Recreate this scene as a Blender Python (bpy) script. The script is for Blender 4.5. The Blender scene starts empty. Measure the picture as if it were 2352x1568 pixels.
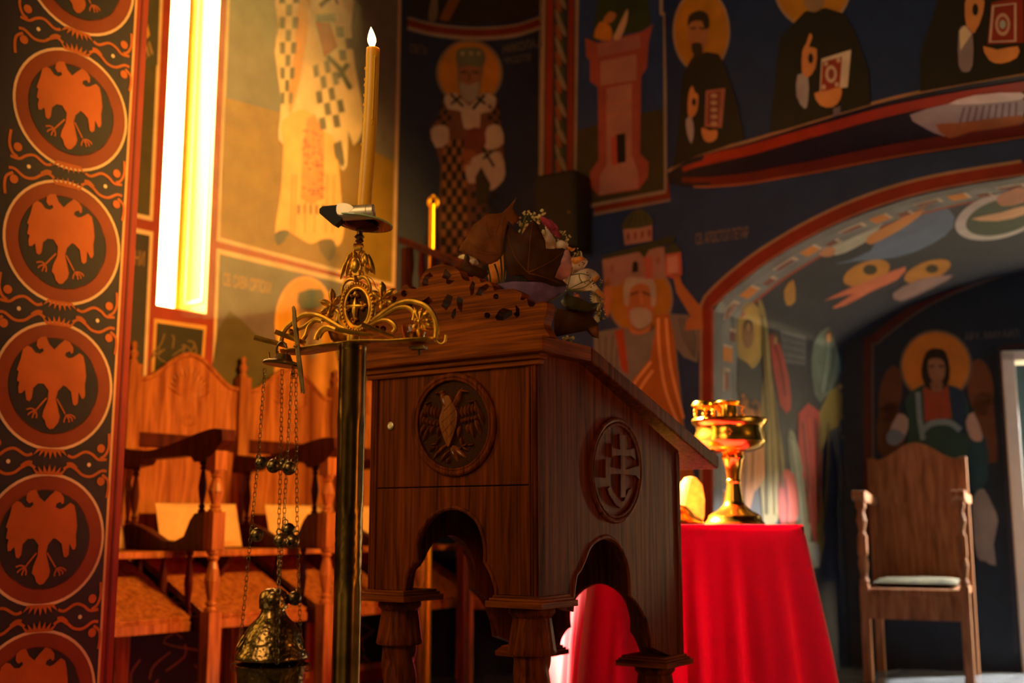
import bpy, bmesh, math, random
from math import sin, cos, pi, tan, atan, sqrt, radians
from mathutils import Vector, Matrix
from mathutils.geometry import tessellate_polygon
from mathutils.bvhtree import BVHTree

random.seed(7)
SC = bpy.context.scene
COL = SC.collection

# ---------------------------------------------------------------- camera
FPX = 2600.0                       # focal length in pixels of the 2352 x 1568 frame
TILT = atan(416.0 / 2600.0)        # camera looks slightly upwards
EYE = 0.76
cam_d = bpy.data.cameras.new('camera')
cam = bpy.data.objects.new('camera', cam_d)
COL.objects.link(cam)
cam.location = (0, 0, EYE)
cam.rotation_euler = (pi / 2 + TILT, 0, 0)
cam_d.sensor_width = 36.0
cam_d.lens = FPX / 2352.0 * 36.0
cam_d.clip_start = 0.05
cam_d.dof.use_dof = True
cam_d.dof.focus_distance = 2.3
cam_d.dof.aperture_fstop = 2.8
SC.camera = cam

# ---------------------------------------------------------------- world and light
world = bpy.data.worlds.new('world')
SC.world = world
world.use_nodes = True
bg = world.node_tree.nodes['Background']
bg.inputs[0].default_value = (0.85, 0.78, 0.75, 1)
bg.inputs[1].default_value = 0.022

def aim(o, target):
    d = Vector(target) - o.location
    o.rotation_euler = d.to_track_quat('-Z', 'Y').to_euler()

def lamp(name, kind, loc, target, energy, color, **kw):
    l = bpy.data.lights.new(name, kind)
    l.energy = energy
    l.color = color
    for k, v in kw.items():
        setattr(l, k, v)
    o = bpy.data.objects.new(name, l)
    COL.objects.link(o)
    o.location = loc
    aim(o, target)
    return o

# sun falling in through the slit window on to the table
sun = lamp('sun', 'SUN', (-1.43, 4.85, 2.6), (0.56, 3.66, 0.80), 300.0, (1.0, 0.74, 0.38), angle=radians(7))
# added amber spot right of the camera, standing in for warm bounce on the stalls
lamp('amber_fill_spot', 'SPOT', (3.0, 2.0, 3.0), (-1.02, 4.52, 1.78), 1550.0, (1.0, 0.49, 0.09),
     spot_size=radians(38), spot_blend=0.5, shadow_soft_size=0.25)
# unseen warm disk added at the upper left to light the stand and crest
lamp('upper_left_fill', 'AREA', (-1.5, 0.2, 2.5), (0.0, 2.5, 1.1), 26.0, (1.0, 0.62, 0.27), shape='DISK', size=1.3)
# yellow rim light added outside the frame at the left, for brass and carving
lamp('left_rim_fill', 'AREA', (-2.35, 2.3, 2.0), (0.0, 2.5, 1.1), 12.0, (1.0, 0.62, 0.14), shape='RECTANGLE', size=0.3, size_y=1.7)
# added warm point light outside the frame, brightening the lectern side
lamp('lectern_side_fill', 'POINT', (1.55, 1.5, 0.85), (0, 3, 1), 20.0, (1.0, 0.38, 0.08), shadow_soft_size=0.2)
# sun in the passage behind the doorway, and a cool area light added to brighten the door casing
lamp('doorway_sun', 'SPOT', (3.85, 6.25, 1.75), (2.25, 5.55, 0.50), 1500.0, (1.0, 0.97, 0.92), spot_size=radians(42), spot_blend=0.3, shadow_soft_size=0.06)
lamp('door_casing_fill', 'AREA', (3.75, 5.2, 1.2), (2.5, 5.9, 1.1), 4.0, (0.86, 0.93, 1.0),
     shape='RECTANGLE', size=0.5, size_y=1.7)

SC.view_settings.view_transform = 'Standard'
SC.view_settings.look = 'None'
SC.view_settings.exposure = 0.0
SC.view_settings.gamma = 1.0
SC.view_settings.use_curve_mapping = False

# ---------------------------------------------------------------- helpers: pixels, frames
_CT, _ST = cos(TILT), sin(TILT)
CAM = Vector((0, 0, EYE))

def ray(px, py):
    u = (px - 1176.0) / FPX
    v = (784.0 - py) / FPX
    return Vector((u, _CT - v * _ST, _ST + v * _CT))

def at(px, py, Y):
    d = ray(px, py)
    return CAM + d * (Y / d.y)

def on_plane(px, py, P, N):
    d = ray(px, py)
    t = (P - CAM).dot(N) / d.dot(N)
    return CAM + d * t

class Fr:
    """a flat work frame: origin O, axes X, Y and outward normal N"""
    def __init__(s, O, X, Y=(0, 0, 1), N=None):
        s.O = Vector(O); s.X = Vector(X).normalized(); s.Y = Vector(Y).normalized()
        s.N = Vector(N).normalized() if N is not None else s.X.cross(s.Y).normalized()
    def __call__(s, u, v, w=0.0):
        return s.O + s.X * u + s.Y * v + s.N * w
    def px(s, px, py, w=0.0):
        p = on_plane(px, py, s.O + s.N * w, s.N) - s.O
        return (p.dot(s.X), p.dot(s.Y))
    def pxs(s, pts, w=0.0):
        return [s.px(a, b, w) for a, b in pts]
    def off(s, w):
        return Fr(s.O + s.N * w, s.X, s.Y, s.N)

def srgb(r, g, b):
    def f(c):
        c /= 255.0
        return c / 12.92 if c <= 0.04045 else ((c + 0.055) / 1.055) ** 2.4
    return (f(r), f(g), f(b), 1.0)

# ---------------------------------------------------------------- helpers: mesh builder
class MB:
    def __init__(s):
        s.v = []; s.f = []; s.m = []
    def add(s, verts, faces, mi=0):
        n = len(s.v)
        s.v += [Vector(p) for p in verts]
        s.f += [tuple(i + n for i in f) for f in faces]
        s.m += [mi] * len(faces)
        return s
    def box(s, fr, u, v, w, mi=0):
        P = [fr(a, b, c) for c in w for b in v for a in u]
        return s.add(P, [(0, 2, 3, 1), (4, 5, 7, 6), (0, 1, 5, 4), (2, 6, 7, 3), (0, 4, 6, 2), (1, 3, 7, 5)], mi)
    def prism(s, fr, loops, w0, w1, mi=0):
        flat = [p for l in loops for p in l]
        n = len(flat)
        tris = tessellate_polygon([[Vector((p[0], p[1], 0)) for p in l] for l in loops])
        V = [fr(p[0], p[1], w0) for p in flat] + [fr(p[0], p[1], w1) for p in flat]
        F = []
        for a, b, c in tris:
            A, B, C = flat[a], flat[b], flat[c]
            ar = (B[0] - A[0]) * (C[1] - A[1]) - (C[0] - A[0]) * (B[1] - A[1])
            if ar < 0:
                a, b, c = a, c, b
            F.append((a + n, b + n, c + n)); F.append((a, c, b))
        k = 0
        for l in loops:
            m = len(l)
            ar = sum(l[i][0] * l[(i + 1) % m][1] - l[(i + 1) % m][0] * l[i][1] for i in range(m))
            hole = (l is not loops[0])
            for i in range(m):
                a, b = k + i, k + (i + 1) % m
                q = (a, b, b + n, a + n)
                if (ar < 0) != hole:
                    q = q[::-1]
                if hole:
                    q = q[::-1] if False else q
                F.append(q)
            k += m
        return s.add(V, F, mi)
    def tube(s, pts, r, n=8, closed=False, mi=0, flat=1.0):
        pts = [Vector(p) for p in pts]
        m = len(pts)
        if not hasattr(r, '__len__'):
            r = [r] * m
        T = []
        for i in range(m):
            a = pts[(i - 1) % m] if (closed or i > 0) else pts[i]
            b = pts[(i + 1) % m] if (closed or i < m - 1) else pts[i]
            d = (b - a)
            T.append(d.normalized() if d.length > 1e-9 else Vector((0, 0, 1)))
        ref = Vector((0, 0, 1)) if abs(T[0].z) < 0.9 else Vector((1, 0, 0))
        A = (ref - T[0] * ref.dot(T[0])).normalized()
        V = []
        for i in range(m):
            A = (A - T[i] * A.dot(T[i]))
            A = A.normalized() if A.length > 1e-6 else T[i].orthogonal().normalized()
            B = T[i].cross(A)
            for k in range(n):
                t = 2 * pi * k / n
                V.append(pts[i] + (A * cos(t) + B * (sin(t) * flat)) * r[i])
        F = []
        for i in range(m if closed else m - 1):
            j = (i + 1) % m
            for k in range(n):
                l = (k + 1) % n
                F.append((i * n + k, i * n + l, j * n + l, j * n + k))
        if not closed:
            F.append(tuple(range(n))[::-1])
            F.append(tuple((m - 1) * n + k for k in range(n)))
        return s.add(V, F, mi)
    def lathe(s, prof, O, n=32, rfun=None, axis=None, mi=0, cap=True):
        O = Vector(O)
        Z = Vector(axis).normalized() if axis is not None else Vector((0, 0, 1))
        X = Z.orthogonal().normalized() if axis is not None else Vector((1, 0, 0))
        Y = Z.cross(X)
        V = []; F = []
        for (r, z) in prof:
            for k in range(n):
                t = 2 * pi * k / n
                q = rfun(t, z, r) if rfun else r
                V.append(O + X * (q * cos(t)) + Y * (q * sin(t)) + Z * z)
        m = len(prof)
        for i in range(m - 1):
            for k in range(n):
                l = (k + 1) % n
                F.append((i * n + k, i * n + l, (i + 1) * n + l, (i + 1) * n + k))
        if cap:
            F.append(tuple(range(n))[::-1])
            F.append(tuple((m - 1) * n + k for k in range(n)))
        return s.add(V, F, mi)
    def ball(s, c, r, nu=10, nv=6, sc=(1, 1, 1), mi=0):
        c = Vector(c); V = [c + Vector((0, 0, -r * sc[2]))]
        for j in range(1, nv):
            a = -pi / 2 + pi * j / nv
            for k in range(nu):
                t = 2 * pi * k / nu
                V.append(c + Vector((r * cos(a) * cos(t) * sc[0], r * cos(a) * sin(t) * sc[1], r * sin(a) * sc[2])))
        V.append(c + Vector((0, 0, r * sc[2])))
        F = []
        for k in range(nu):
            F.append((0, 1 + (k + 1) % nu, 1 + k))
        for j in range(nv - 2):
            for k in range(nu):
                l = (k + 1) % nu
                a = 1 + j * nu
                F.append((a + k, a + l, a + nu + l, a + nu + k))
        e = len(V) - 1; a = 1 + (nv - 2) * nu
        for k in range(nu):
            F.append((a + k, a + (k + 1) % nu, e))
        return s.add(V, F, mi)
    def blob(s, fr, p, q, wid, h, w0=0.0, n=7, m=6, bias=0.0, mi=0, both=False):
        """carved feather or petal: domed strip from p to q on the frame, width wid, height h"""
        p = Vector((p[0], p[1])); q = Vector((q[0], q[1]))
        d = q - p; t = Vector((-d.y, d.x)).normalized()
        V = []; F = []
        for i in range(n + 1):
            x = i / n
            e = sin(pi * min(max(x ** (1 + bias), 0.02), 0.985)) ** 0.6
            c = p + d * x
            for k in range(m + 1):
                a = pi * k / m
                z = sin(a) * h * e
                o = c + t * (cos(a) * wid * 0.5 * e)
                V.append(fr(o.x, o.y, w0 + z))
        for i in range(n):
            for k in range(m):
                a = i * (m + 1) + k
                F.append((a, a + 1, a + m + 2, a + m + 1))
        if both:
            nn = len(V)
            for i in range(n + 1):
                for k in (0, m):
                    pass
            V2 = []
            for i in range(n + 1):
                x = i / n
                e = sin(pi * min(max(x ** (1 + bias), 0.02), 0.985)) ** 0.6
                c = p + d * x
                for k in range(m + 1):
                    a = pi * k / m
                    o = c + t * (cos(a) * wid * 0.5 * e)
                    V2.append(fr(o.x, o.y, w0 - sin(a) * h * e))
            for i in range(n):
                for k in range(m):
                    a = nn + i * (m + 1) + k
                    F.append((a, a + m + 1, a + m + 2, a + 1))
            V += V2
        return s.add(V, F, mi)

def root_of(o):
    while o.parent is not None:
        o = o.parent
    return o

def obj(name, mb, mat, parent=None, smooth=False, label=None, bevel=0.0, ang=0.6, kind=None, fix=False):
    base = root_of(parent).location if parent is not None else Vector((0, 0, 0))
    me = bpy.data.meshes.new(name)
    me.from_pydata([tuple(p - base) for p in mb.v], [], mb.f)
    mats = mat if isinstance(mat, (list, tuple)) else [mat]
    for m in mats:
        me.materials.append(m)
    if len(mats) > 1:
        me.polygons.foreach_set('material_index', mb.m)
    if fix:
        b = bmesh.new(); b.from_mesh(me)
        bmesh.ops.remove_doubles(b, verts=b.verts, dist=1e-6)
        bmesh.ops.recalc_face_normals(b, faces=b.faces)
        b.to_mesh(me); b.free()
    me.update()
    if smooth:
        me.shade_smooth()
        me.set_sharp_from_angle(angle=ang)
    o = bpy.data.objects.new(name, me)
    COL.objects.link(o)
    if parent is not None:
        o.parent = parent
    if label:
        o['label'] = label
    if kind:
        o['kind'] = kind
    if bevel > 0:
        md = o.modifiers.new('bevel', 'BEVEL')
        md.width = bevel; md.segments = 2; md.limit_method = 'ANGLE'; md.angle_limit = radians(40)
    return o

def thing(name, label, cat, loc=(0, 0, 0), group=None):
    o = bpy.data.objects.new(name, None)
    COL.objects.link(o)
    o.empty_display_size = 0.05
    o.location = loc
    o['label'] = label; o['category'] = cat
    if group:
        o['group'] = group
    return o

def tag(o, label, cat, group=None):
    o['label'] = label; o['category'] = cat
    if group:
        o['group'] = group
    return o

def copy_tree(o, parent=None):
    c = o.copy(); COL.objects.link(c)
    c.parent = parent
    for ch in list(o.children):
        copy_tree(ch, c)
    return c

def smooth_pts(pts, n=4, closed=True):
    """Catmull-Rom through the points"""
    out = []; m = len(pts)
    rng = range(m) if closed else range(m - 1)
    for i in rng:
        if closed:
            a, b, c, d = pts[(i - 1) % m], pts[i], pts[(i + 1) % m], pts[(i + 2) % m]
        else:
            a, b, c, d = pts[max(i - 1, 0)], pts[i], pts[i + 1], pts[min(i + 2, m - 1)]
        for k in range(n):
            t = k / n
            out.append(tuple(0.5 * (2 * b[j] + (c[j] - a[j]) * t + (2 * a[j] - 5 * b[j] + 4 * c[j] - d[j]) * t * t
                                    + (3 * b[j] - a[j] - 3 * c[j] + d[j]) * t ** 3) for j in range(len(b))))
    if not closed:
        out.append(tuple(pts[-1]))
    return out

def ell(cx, cy, rx, ry, n=40, rot=0.0, a0=0.0, a1=2 * pi):
    full = abs(a1 - a0 - 2 * pi) < 1e-6
    N = n if full else n + 1
    out = []
    for i in range(N):
        t = a0 + (a1 - a0) * i / n
        x, y = rx * cos(t), ry * sin(t)
        out.append((cx + x * cos(rot) - y * sin(rot), cy + x * sin(rot) + y * cos(rot)))
    return out

# ---------------------------------------------------------------- materials
MATS = {}
def _new(name):
    m = bpy.data.materials.new(name); m.use_nodes = True
    nt = m.node_tree
    return m, nt, nt.nodes['Principled BSDF']

def noise_col(nt, col, scale, amount, detail=3.0, stretch=(1, 1, 1), col2=None):
    tc = nt.nodes.new('ShaderNodeTexCoord')
    mp = nt.nodes.new('ShaderNodeMapping'); mp.inputs['Scale'].default_value = stretch
    nz = nt.nodes.new('ShaderNodeTexNoise'); nz.inputs['Scale'].default_value = scale
    nz.inputs['Detail'].default_value = detail
    cr = nt.nodes.new('ShaderNodeValToRGB')
    a = tuple(c * (1 - amount) for c in col[:3]) + (1,)
    b = tuple(min(1, c * (1 + amount)) for c in col[:3]) + (1,) if col2 is None else col2
    cr.color_ramp.elements[0].position = 0.32; cr.color_ramp.elements[1].position = 0.7
    cr.color_ramp.elements[0].color = a; cr.color_ramp.elements[1].color = b
    nt.links.new(tc.outputs['Object'], mp.inputs['Vector'])
    nt.links.new(mp.outputs['Vector'], nz.inputs['Vector'])
    nt.links.new(nz.outputs['Fac'], cr.inputs['Fac'])
    return cr, nz, mp

def paint(rgb, rough=0.55, amount=0.14):
    key = ('paint',) + tuple(rgb)
    if key in MATS:
        return MATS[key]
    m, nt, p = _new('fresco_paint_%d_%d_%d' % tuple(rgb))
    cr, nz, mp = noise_col(nt, srgb(*rgb), 9.0, amount, 4.0)
    nt.links.new(cr.outputs['Color'], p.inputs['Base Color'])
    p.inputs['Roughness'].default_value = rough
    p.inputs['Specular IOR Level'].default_value = 0.25
    MATS[key] = m
    return m

def plain(name, rgb, rough=0.5, metal=0.0, amount=0.1, scale=20.0, bump=0.0, spec=0.5, stretch=(1, 1, 1)):
    if name in MATS:
        return MATS[name]
    m, nt, p = _new(name)
    cr, nz, mp = noise_col(nt, srgb(*rgb), scale, amount, 3.0, stretch)
    nt.links.new(cr.outputs['Color'], p.inputs['Base Color'])
    p.inputs['Roughness'].default_value = rough
    p.inputs['Metallic'].default_value = metal
    p.inputs['Specular IOR Level'].default_value = spec
    if bump > 0:
        b = nt.nodes.new('ShaderNodeBump'); b.inputs['Strength'].default_value = bump
        b.inputs['Distance'].default_value = 0.002
        nt.links.new(nz.outputs['Fac'], b.inputs['Height'])
        nt.links.new(b.outputs['Normal'], p.inputs['Normal'])
    MATS[name] = m
    return m

def wood(name, dark, light, rough=0.35, stretch=(60, 60, 3), coat=0.0):
    if name in MATS:
        return MATS[name]
    m, nt, p = _new(name)
    cr, nz, mp = noise_col(nt, srgb(*dark), 1.6, 0.25, 5.0, stretch, srgb(*light))
    cr.color_ramp.elements[0].color = srgb(*dark)
    nz.inputs['Distortion'].default_value = 0.6
    nt.links.new(cr.outputs['Color'], p.inputs['Base Color'])
    p.inputs['Roughness'].default_value = rough
    p.inputs['Coat Weight'].default_value = coat
    p.inputs['Specular IOR Level'].default_value = 0.06
    p.inputs['Coat Roughness'].default_value = 0.2
    b = nt.nodes.new('ShaderNodeBump'); b.inputs['Strength'].default_value = 0.12
    b.inputs['Distance'].default_value = 0.001
    nt.links.new(nz.outputs['Fac'], b.inputs['Height'])
    nt.links.new(b.outputs['Normal'], p.inputs['Normal'])
    MATS[name] = m
    return m

def glass(name, rgb=(235, 245, 235), rough=0.02, ior=1.45):
    if name in MATS:
        return MATS[name]
    m, nt, p = _new(name)
    p.inputs['Base Color'].default_value = srgb(*rgb)
    p.inputs['Roughness'].default_value = rough
    p.inputs['IOR'].default_value = ior
    p.inputs['Transmission Weight'].default_value = 1.0
    MATS[name] = m
    return m

OAK = wood('oak_wood', (68, 25, 5), (130, 58, 12), 0.48, (55, 55, 2.5), 0.0)
OAK_H = wood('oak_wood_horizontal', (88, 36, 7), (158, 78, 18), 0.45, (3, 3, 70), 0.0)
STALL = wood('stall_wood', (128, 66, 28), (188, 112, 52), 0.42, (30, 30, 2.5), 0.1)
STALL_D = wood('stall_wood_dark', (56, 20, 8), (88, 36, 14), 0.42, (30, 30, 3), 0.1)  # darker copy of the stall wood: shade on arms and rails put into the colour
CHAIRW = wood('chair_wood', (120, 82, 58), (172, 124, 92), 0.5, (30, 30, 3))
BRASS = plain('cast_brass', (236, 172, 56), 0.40, 1.0, 0.3, 60.0, 0.25)
BRASS_D = plain('aged_brass', (120, 88, 38), 0.3, 1.0, 0.35, 25.0, 0.1)
SILVER = plain('tarnished_silver_gilt', (150, 122, 74), 0.34, 1.0, 0.4, 40.0, 0.1)
GOLD = plain('polished_gold', (255, 190, 72), 0.2, 1.0, 0.06, 10.0)
STEEL = plain('brushed_steel', (225, 210, 180), 0.48, 1.0, 0.05, 40.0)
BLACKP = plain('black_plastic', (12, 11, 10), 0.5, 0.0, 0.1, spec=0.2)
# ================================================================ the room
LD = Vector((sin(radians(38)), cos(radians(38)), 0))      # along the left wall, away from the camera
LN = Vector((cos(radians(38)), -sin(radians(38)), 0))     # its face, towards the room
RD = Vector((sin(radians(59)), -cos(radians(59)), 0))     # along the right wall, towards the camera
RN = Vector((-cos(radians(59)), -sin(radians(59)), 0))
UP = Vector((0, 0, 1))
L0 = Vector(((287 - 1176) / FPX * 4.6, 4.6, 0))           # left wall, foot below the first stall post
FL = Fr(L0, LD, UP, LN)
R0 = Vector(((1250 - 1176) / FPX * 5.5, 5.5, 0))
FR_ = Fr(R0, RD, UP, RN)
ZC = 4.7                                                   # ceiling

def struct(name, mb, mat, **kw):
    o = obj(name, mb, mat, **kw)
    o['kind'] = 'structure'
    return o

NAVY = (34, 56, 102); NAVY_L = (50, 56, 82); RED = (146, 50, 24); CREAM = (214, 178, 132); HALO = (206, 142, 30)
OLIVE = (96, 88, 34); SKIN = (196, 140, 92); BLACKR = (26, 22, 20); GREYW = (172, 166, 158); GREEN_D = (52, 58, 36)

# ---- fresco painting on a surface: thin paint layers traced on to the wall itself
class Fresco:
    def __init__(s, name, parent, surf, label, curved=False):
        s.name, s.parent, s.surf, s.label, s.curved = name, parent, surf, label, curved
        s.mb = MB(); s.mats = []; s.idx = {}
    def _mi(s, col):
        if col not in s.idx:
            s.idx[col] = len(s.mats); s.mats.append(paint(col))
        return s.idx[col]
    def poly(s, pts, col, layer=1, sm=0):
        if sm:
            pts = smooth_pts(pts, sm)
        tris = tessellate_polygon([[Vector((p[0], p[1], 0)) for p in pts]])
        T = [[pts[i] for i in t] for t in tris]
        if s.curved:
            out = []
            while T:
                t = T.pop()
                L = [(t[i][0] - t[(i + 1) % 3][0]) ** 2 + (t[i][1] - t[(i + 1) % 3][1]) ** 2 for i in range(3)]
                k = L.index(max(L))
                if L[k] > 18 ** 2:
                    a, b, c = t[k], t[(k + 1) % 3], t[(k + 2) % 3]
                    m = ((a[0] + b[0]) / 2, (a[1] + b[1]) / 2)
                    T += [[a, m, c], [m, b, c]]
                else:
                    out.append(t)
            T = out
        mi = s._mi(col)
        o = 0.0011 * layer
        for t in T:
            ar = (t[1][0] - t[0][0]) * (t[2][1] - t[0][1]) - (t[2][0] - t[0][0]) * (t[1][1] - t[0][1])
            if ar > 0:
                t = [t[0], t[2], t[1]]
            P = [s.surf(p[0], p[1], o) for p in t]
            if any(p is None for p in P):
                continue
            s.mb.add(P, [(0, 1, 2)], mi)
        return s
    def ell(s, cx, cy, rx, ry, col, layer=1, rot=0.0, n=36):
        return s.poly(ell(cx, cy, rx, ry, n, rot), col, layer)
    def line(s, pts, w, col, layer=1, sm=0, closed=False):
        if sm:
            pts = smooth_pts(pts, sm, closed)
        m = len(pts); L = []; R = []
        for i in range(m):
            a = pts[(i - 1) % m] if (closed or i > 0) else pts[i]
            b = pts[(i + 1) % m] if (closed or i < m - 1) else pts[i]
            dx, dy = b[0] - a[0], b[1] - a[1]
            l = sqrt(dx * dx + dy * dy) or 1
            ww = w[i] if hasattr(w, '__len__') and len(w) == m else (w if not hasattr(w, '__len__') else w[0])
            nx, ny = -dy / l * ww / 2, dx / l * ww / 2
            L.append((pts[i][0] + nx, pts[i][1] + ny)); R.append((pts[i][0] - nx, pts[i][1] - ny))
        for i in range(m if closed else m - 1):
            j = (i + 1) % m
            s.poly([L[i], L[j], R[j], R[i]], col, layer)
        return s
    def frame(s, pts, w, col, layer=1):
        return s.line(pts, w, col, layer, closed=True)
    def checks(s, quad, nu, nv, col, layer=2, par=0, fill=0.92):
        a, b, c, d = quad
        def q(u, v):
            return tuple((a[k] * (1 - u) + b[k] * u) * (1 - v) + (d[k] * (1 - u) + c[k] * u) * v for k in (0, 1))
        for i in range(nu):
            for j in range(nv):
                if (i + j + par) % 2 == 0:
                    e = (1 - fill) / 2
                    s.poly([q((i + e) / nu, (j + e) / nv), q((i + 1 - e) / nu, (j + e) / nv),
                            q((i + 1 - e) / nu, (j + 1 - e) / nv), q((i + e) / nu, (j + 1 - e) / nv)], col, layer)
        return s
    def build(s):
        if not s.mb.f:
            return None
        o = obj(s.name, s.mb, s.mats, s.parent, label=s.label)
        return o

def plane_surf(P, N):
    return lambda x, y, o: on_plane(x, y, P + N * o, N)

def bvh_surf(mb):
    B = BVHTree.FromPolygons([tuple(v) for v in mb.v], mb.f)
    def f(x, y, o):
        d = ray(x, y).normalized()
        h = B.ray_cast(CAM, d)
        if h[0] is None:
            return None
        n = h[1]
        if n.dot(d) > 0:
            n = -n
        return h[0] + n * o
    return f

def inscription(name, parent, text, p0, p1, hpx, surf, label, col=(176, 150, 120), off=0.0035):
    """painted lettering laid on the wall between two traced points"""
    cu = bpy.data.curves.new(name, 'FONT'); cu.body = text; cu.size = 1.0
    tmp = bpy.data.objects.new(name, cu); COL.objects.link(tmp)
    bpy.context.view_layer.update()
    me = bpy.data.meshes.new_from_object(tmp)
    COL.objects.unlink(tmp); bpy.data.objects.remove(tmp)
    if not me.vertices:
        return
    xs = [v.co.x for v in me.vertices]; ys = [v.co.y for v in me.vertices]
    w = max(xs) - min(xs); h = max(ys) - min(ys)
    A = surf(p0[0], p0[1], off); B = surf(p1[0], p1[1], off)
    T = surf(p0[0], p0[1] - hpx, off)
    up = Vector((0, 0, (T - A).length))
    x0, y0 = min(xs), min(ys)
    mb = MB()
    mb.add([A + (B - A) * ((v.co.x - x0) / w) + up * ((v.co.y - y0) / h) for v in me.vertices],
           [tuple(p.vertices) for p in me.polygons])
    return obj(name, mb, paint(col), parent, label=label)

# ---- floor with stone tiles
fl = MB(); fl.box(Fr((0, 0, 0), (1, 0, 0), (0, 1, 0)), (-6, 6), (-3, 9), (-0.2, -0.006))
floor = struct('floor', fl, plain('grout', (40, 40, 42), 0.8))
tile_m = plain('grey_stone_tile', (104, 108, 112), 0.22, 0.0, 0.25, 5.0, 0.03)
tmb = MB(); TS = 0.55
tmb.box(Fr((0, 0, 0), RD, LD), (0.003, TS - 0.003), (0.003, TS - 0.003), (-0.03, 0.0))
tile0 = None
for i in range(-7, 9):
    for j in range(-8, 5):
        o = R0 + RD * (i * TS) + LD * (j * TS)
        c = o + (RD + LD) * TS / 2
        if not (-2.6 < c.x < 3.6 and 0.9 < c.y < 7.2):
            continue
        if tile0 is None:
            tile0 = obj('floor_tile', tmb, tile_m, None, bevel=0.0)
            t = tile0
        else:
            t = tile0.copy(); COL.objects.link(t)
        t.parent = floor
        t.location = (o.x, o.y, 0)
ceil = MB()
c0 = FL(-7, 0, -0.2); c1 = FL(2.2, 0, -0.2)
ceil.prism(Fr((0, 0, ZC), (1, 0, 0), (0, 1, 0), UP), [[(c0.x, c0.y), (-6, -3), (7, -3), (7, 9), (c1.x + 0.6, 9), (c1.x, c1.y)]], 0, 0.2)
struct('ceiling', ceil, paint((30, 36, 56)), fix=True)

# ---- left wall with the slit window
def sL(px, py):
    return FL.px(px, py)
w_l = sL(357, 705)[0]; w_r = sL(475, 720)[0]
w_b = (sL(357, 705)[1] + sL(475, 720)[1]) / 2
w_t = 3.75
wl = MB(); TH = 0.24
s_end = sL(915, 300)[0]
for u, v in (((-6.0, w_l), (0, ZC)), ((w_r, s_end), (0, ZC)), ((w_l, w_r), (0, w_b)), ((w_l, w_r), (w_t, ZC))):
    wl.box(FL, u, v, (-TH, 0))
wall_left = struct('wall_left', wl, paint(RED))
LS = plane_surf(L0, LN)

# window: golden plastered reveal, frosted pane, thin frame
win = bpy.data.objects.new('window_1', None); COL.objects.link(win)
win['kind'] = 'structure'; win['label'] = 'tall slit window with golden painted reveal above the stalls'
gold_plaster = paint((196, 116, 6))
rv = MB(); e = 0.004
rv.box(FL, (w_r - e, w_r), (w_b, w_t), (-TH + 0.02, 0.001))
rv.box(FL, (w_l, w_l + e), (w_b, w_t), (-TH + 0.02, 0.001))
rv.box(FL, (w_l, w_r), (w_b, w_b + e), (-TH + 0.02, 0.001))
obj('window_reveal', rv, gold_plaster, win)
jl = MB(); jf = Fr(FL(w_r - e - 0.0006, 0, 0), -LN, UP, -LD)
for d0, d1 in ((0.03, 0.042), (0.15, 0.162)):
    jl.box(jf, (d0, d1), (w_b + 0.06, w_t - 0.06), (0, 0.001))
jl.box(jf, (0.03, 0.162), (w_b + 0.06, w_b + 0.075), (0, 0.001))
obj('reveal_border', jl, paint((250, 226, 160)), win)
fm = MB()
fm.box(FL, (w_l, w_l + 0.02), (w_b, w_t), (-TH + 0.005, -TH + 0.03))
fm.box(FL, (w_r - 0.02, w_r), (w_b, w_t), (-TH + 0.005, -TH + 0.03))
fm.box(FL, (w_l, w_r), (w_b, w_b + 0.02), (-TH + 0.005, -TH + 0.03))
obj('window_frame', fm, plain('pale_frame', (210, 180, 120), 0.5), win)
pm, nt, pb = _new('sunlit_window_glass')
for n_ in list(nt.nodes):
    if n_.type != 'OUTPUT_MATERIAL':
        nt.nodes.remove(n_)
em = nt.nodes.new('ShaderNodeEmission'); em.inputs[0].default_value = (1.0, 0.72, 0.27, 1); em.inputs[1].default_value = 8.5
tr = nt.nodes.new('ShaderNodeBsdfTransparent'); ad = nt.nodes.new('ShaderNodeAddShader')
nt.links.new(em.outputs[0], ad.inputs[0]); nt.links.new(tr.outputs[0], ad.inputs[1])
nt.links.new(ad.outputs[0], nt.nodes['Material Output'].inputs['Surface'])
pn = MB(); pn.box(FL, (w_l + 0.02, w_r - 0.02), (w_b + 0.02, w_t), (-TH + 0.014, -TH + 0.02))
obj('window_pane', pn, pm, win)

# frescoes of the left wall
f = Fresco('fresco_panel', wall_left, LS, 'narrow dark painted panel left of the slit window')
f.poly([(236, -80), (378, -80), (351, 508), (240, 484)], CREAM, 1)
f.poly([(238, -80), (370, -80), (344, 496), (244, 474)], (70, 58, 20), 2)
f.poly([(238, -80), (370, -80), (362, 150), (300, 165), (250, 160)], (66, 62, 40), 3, 0)
f.poly([(270, -60), (315, -40), (343, 80), (297, 133), (285, 105)], (168, 110, 34), 4)
f.line([(318, -30), (342, 80), (297, 131)], 4, (214, 150, 60), 5)
for k in range(7):
    f.line([(300 + k * 7, 132 - k * 6), (302 + k * 8, 155 - k * 5)], 4, (170, 130, 80), 5)
for k in range(16):
    f.ell(292 + (k * 37) % 40, 20 + (k * 23) % 90, 4, 4, (120, 70, 24), 5, n=8)
f.build()
f = Fresco('fresco_panel', wall_left, LS, 'dark painted panel with a faded inscription left of the slit window')
f.poly([(236, 508), (352, 532), (326, 1100), (215, 1100)], CREAM, 1)
f.poly([(236, 520), (344, 541), (318, 1100), (215, 1100)], (52, 42, 30), 2)
f.build()
inscription('inscription', wall_left, 'НАУЧНИ', (262, 602), (331, 612), 36, LS, 'faded painted letters beside the window', (150, 108, 62))
f = Fresco('fresco_panel', wall_left, LS, 'small dark marbled panel below the slit window')
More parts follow.
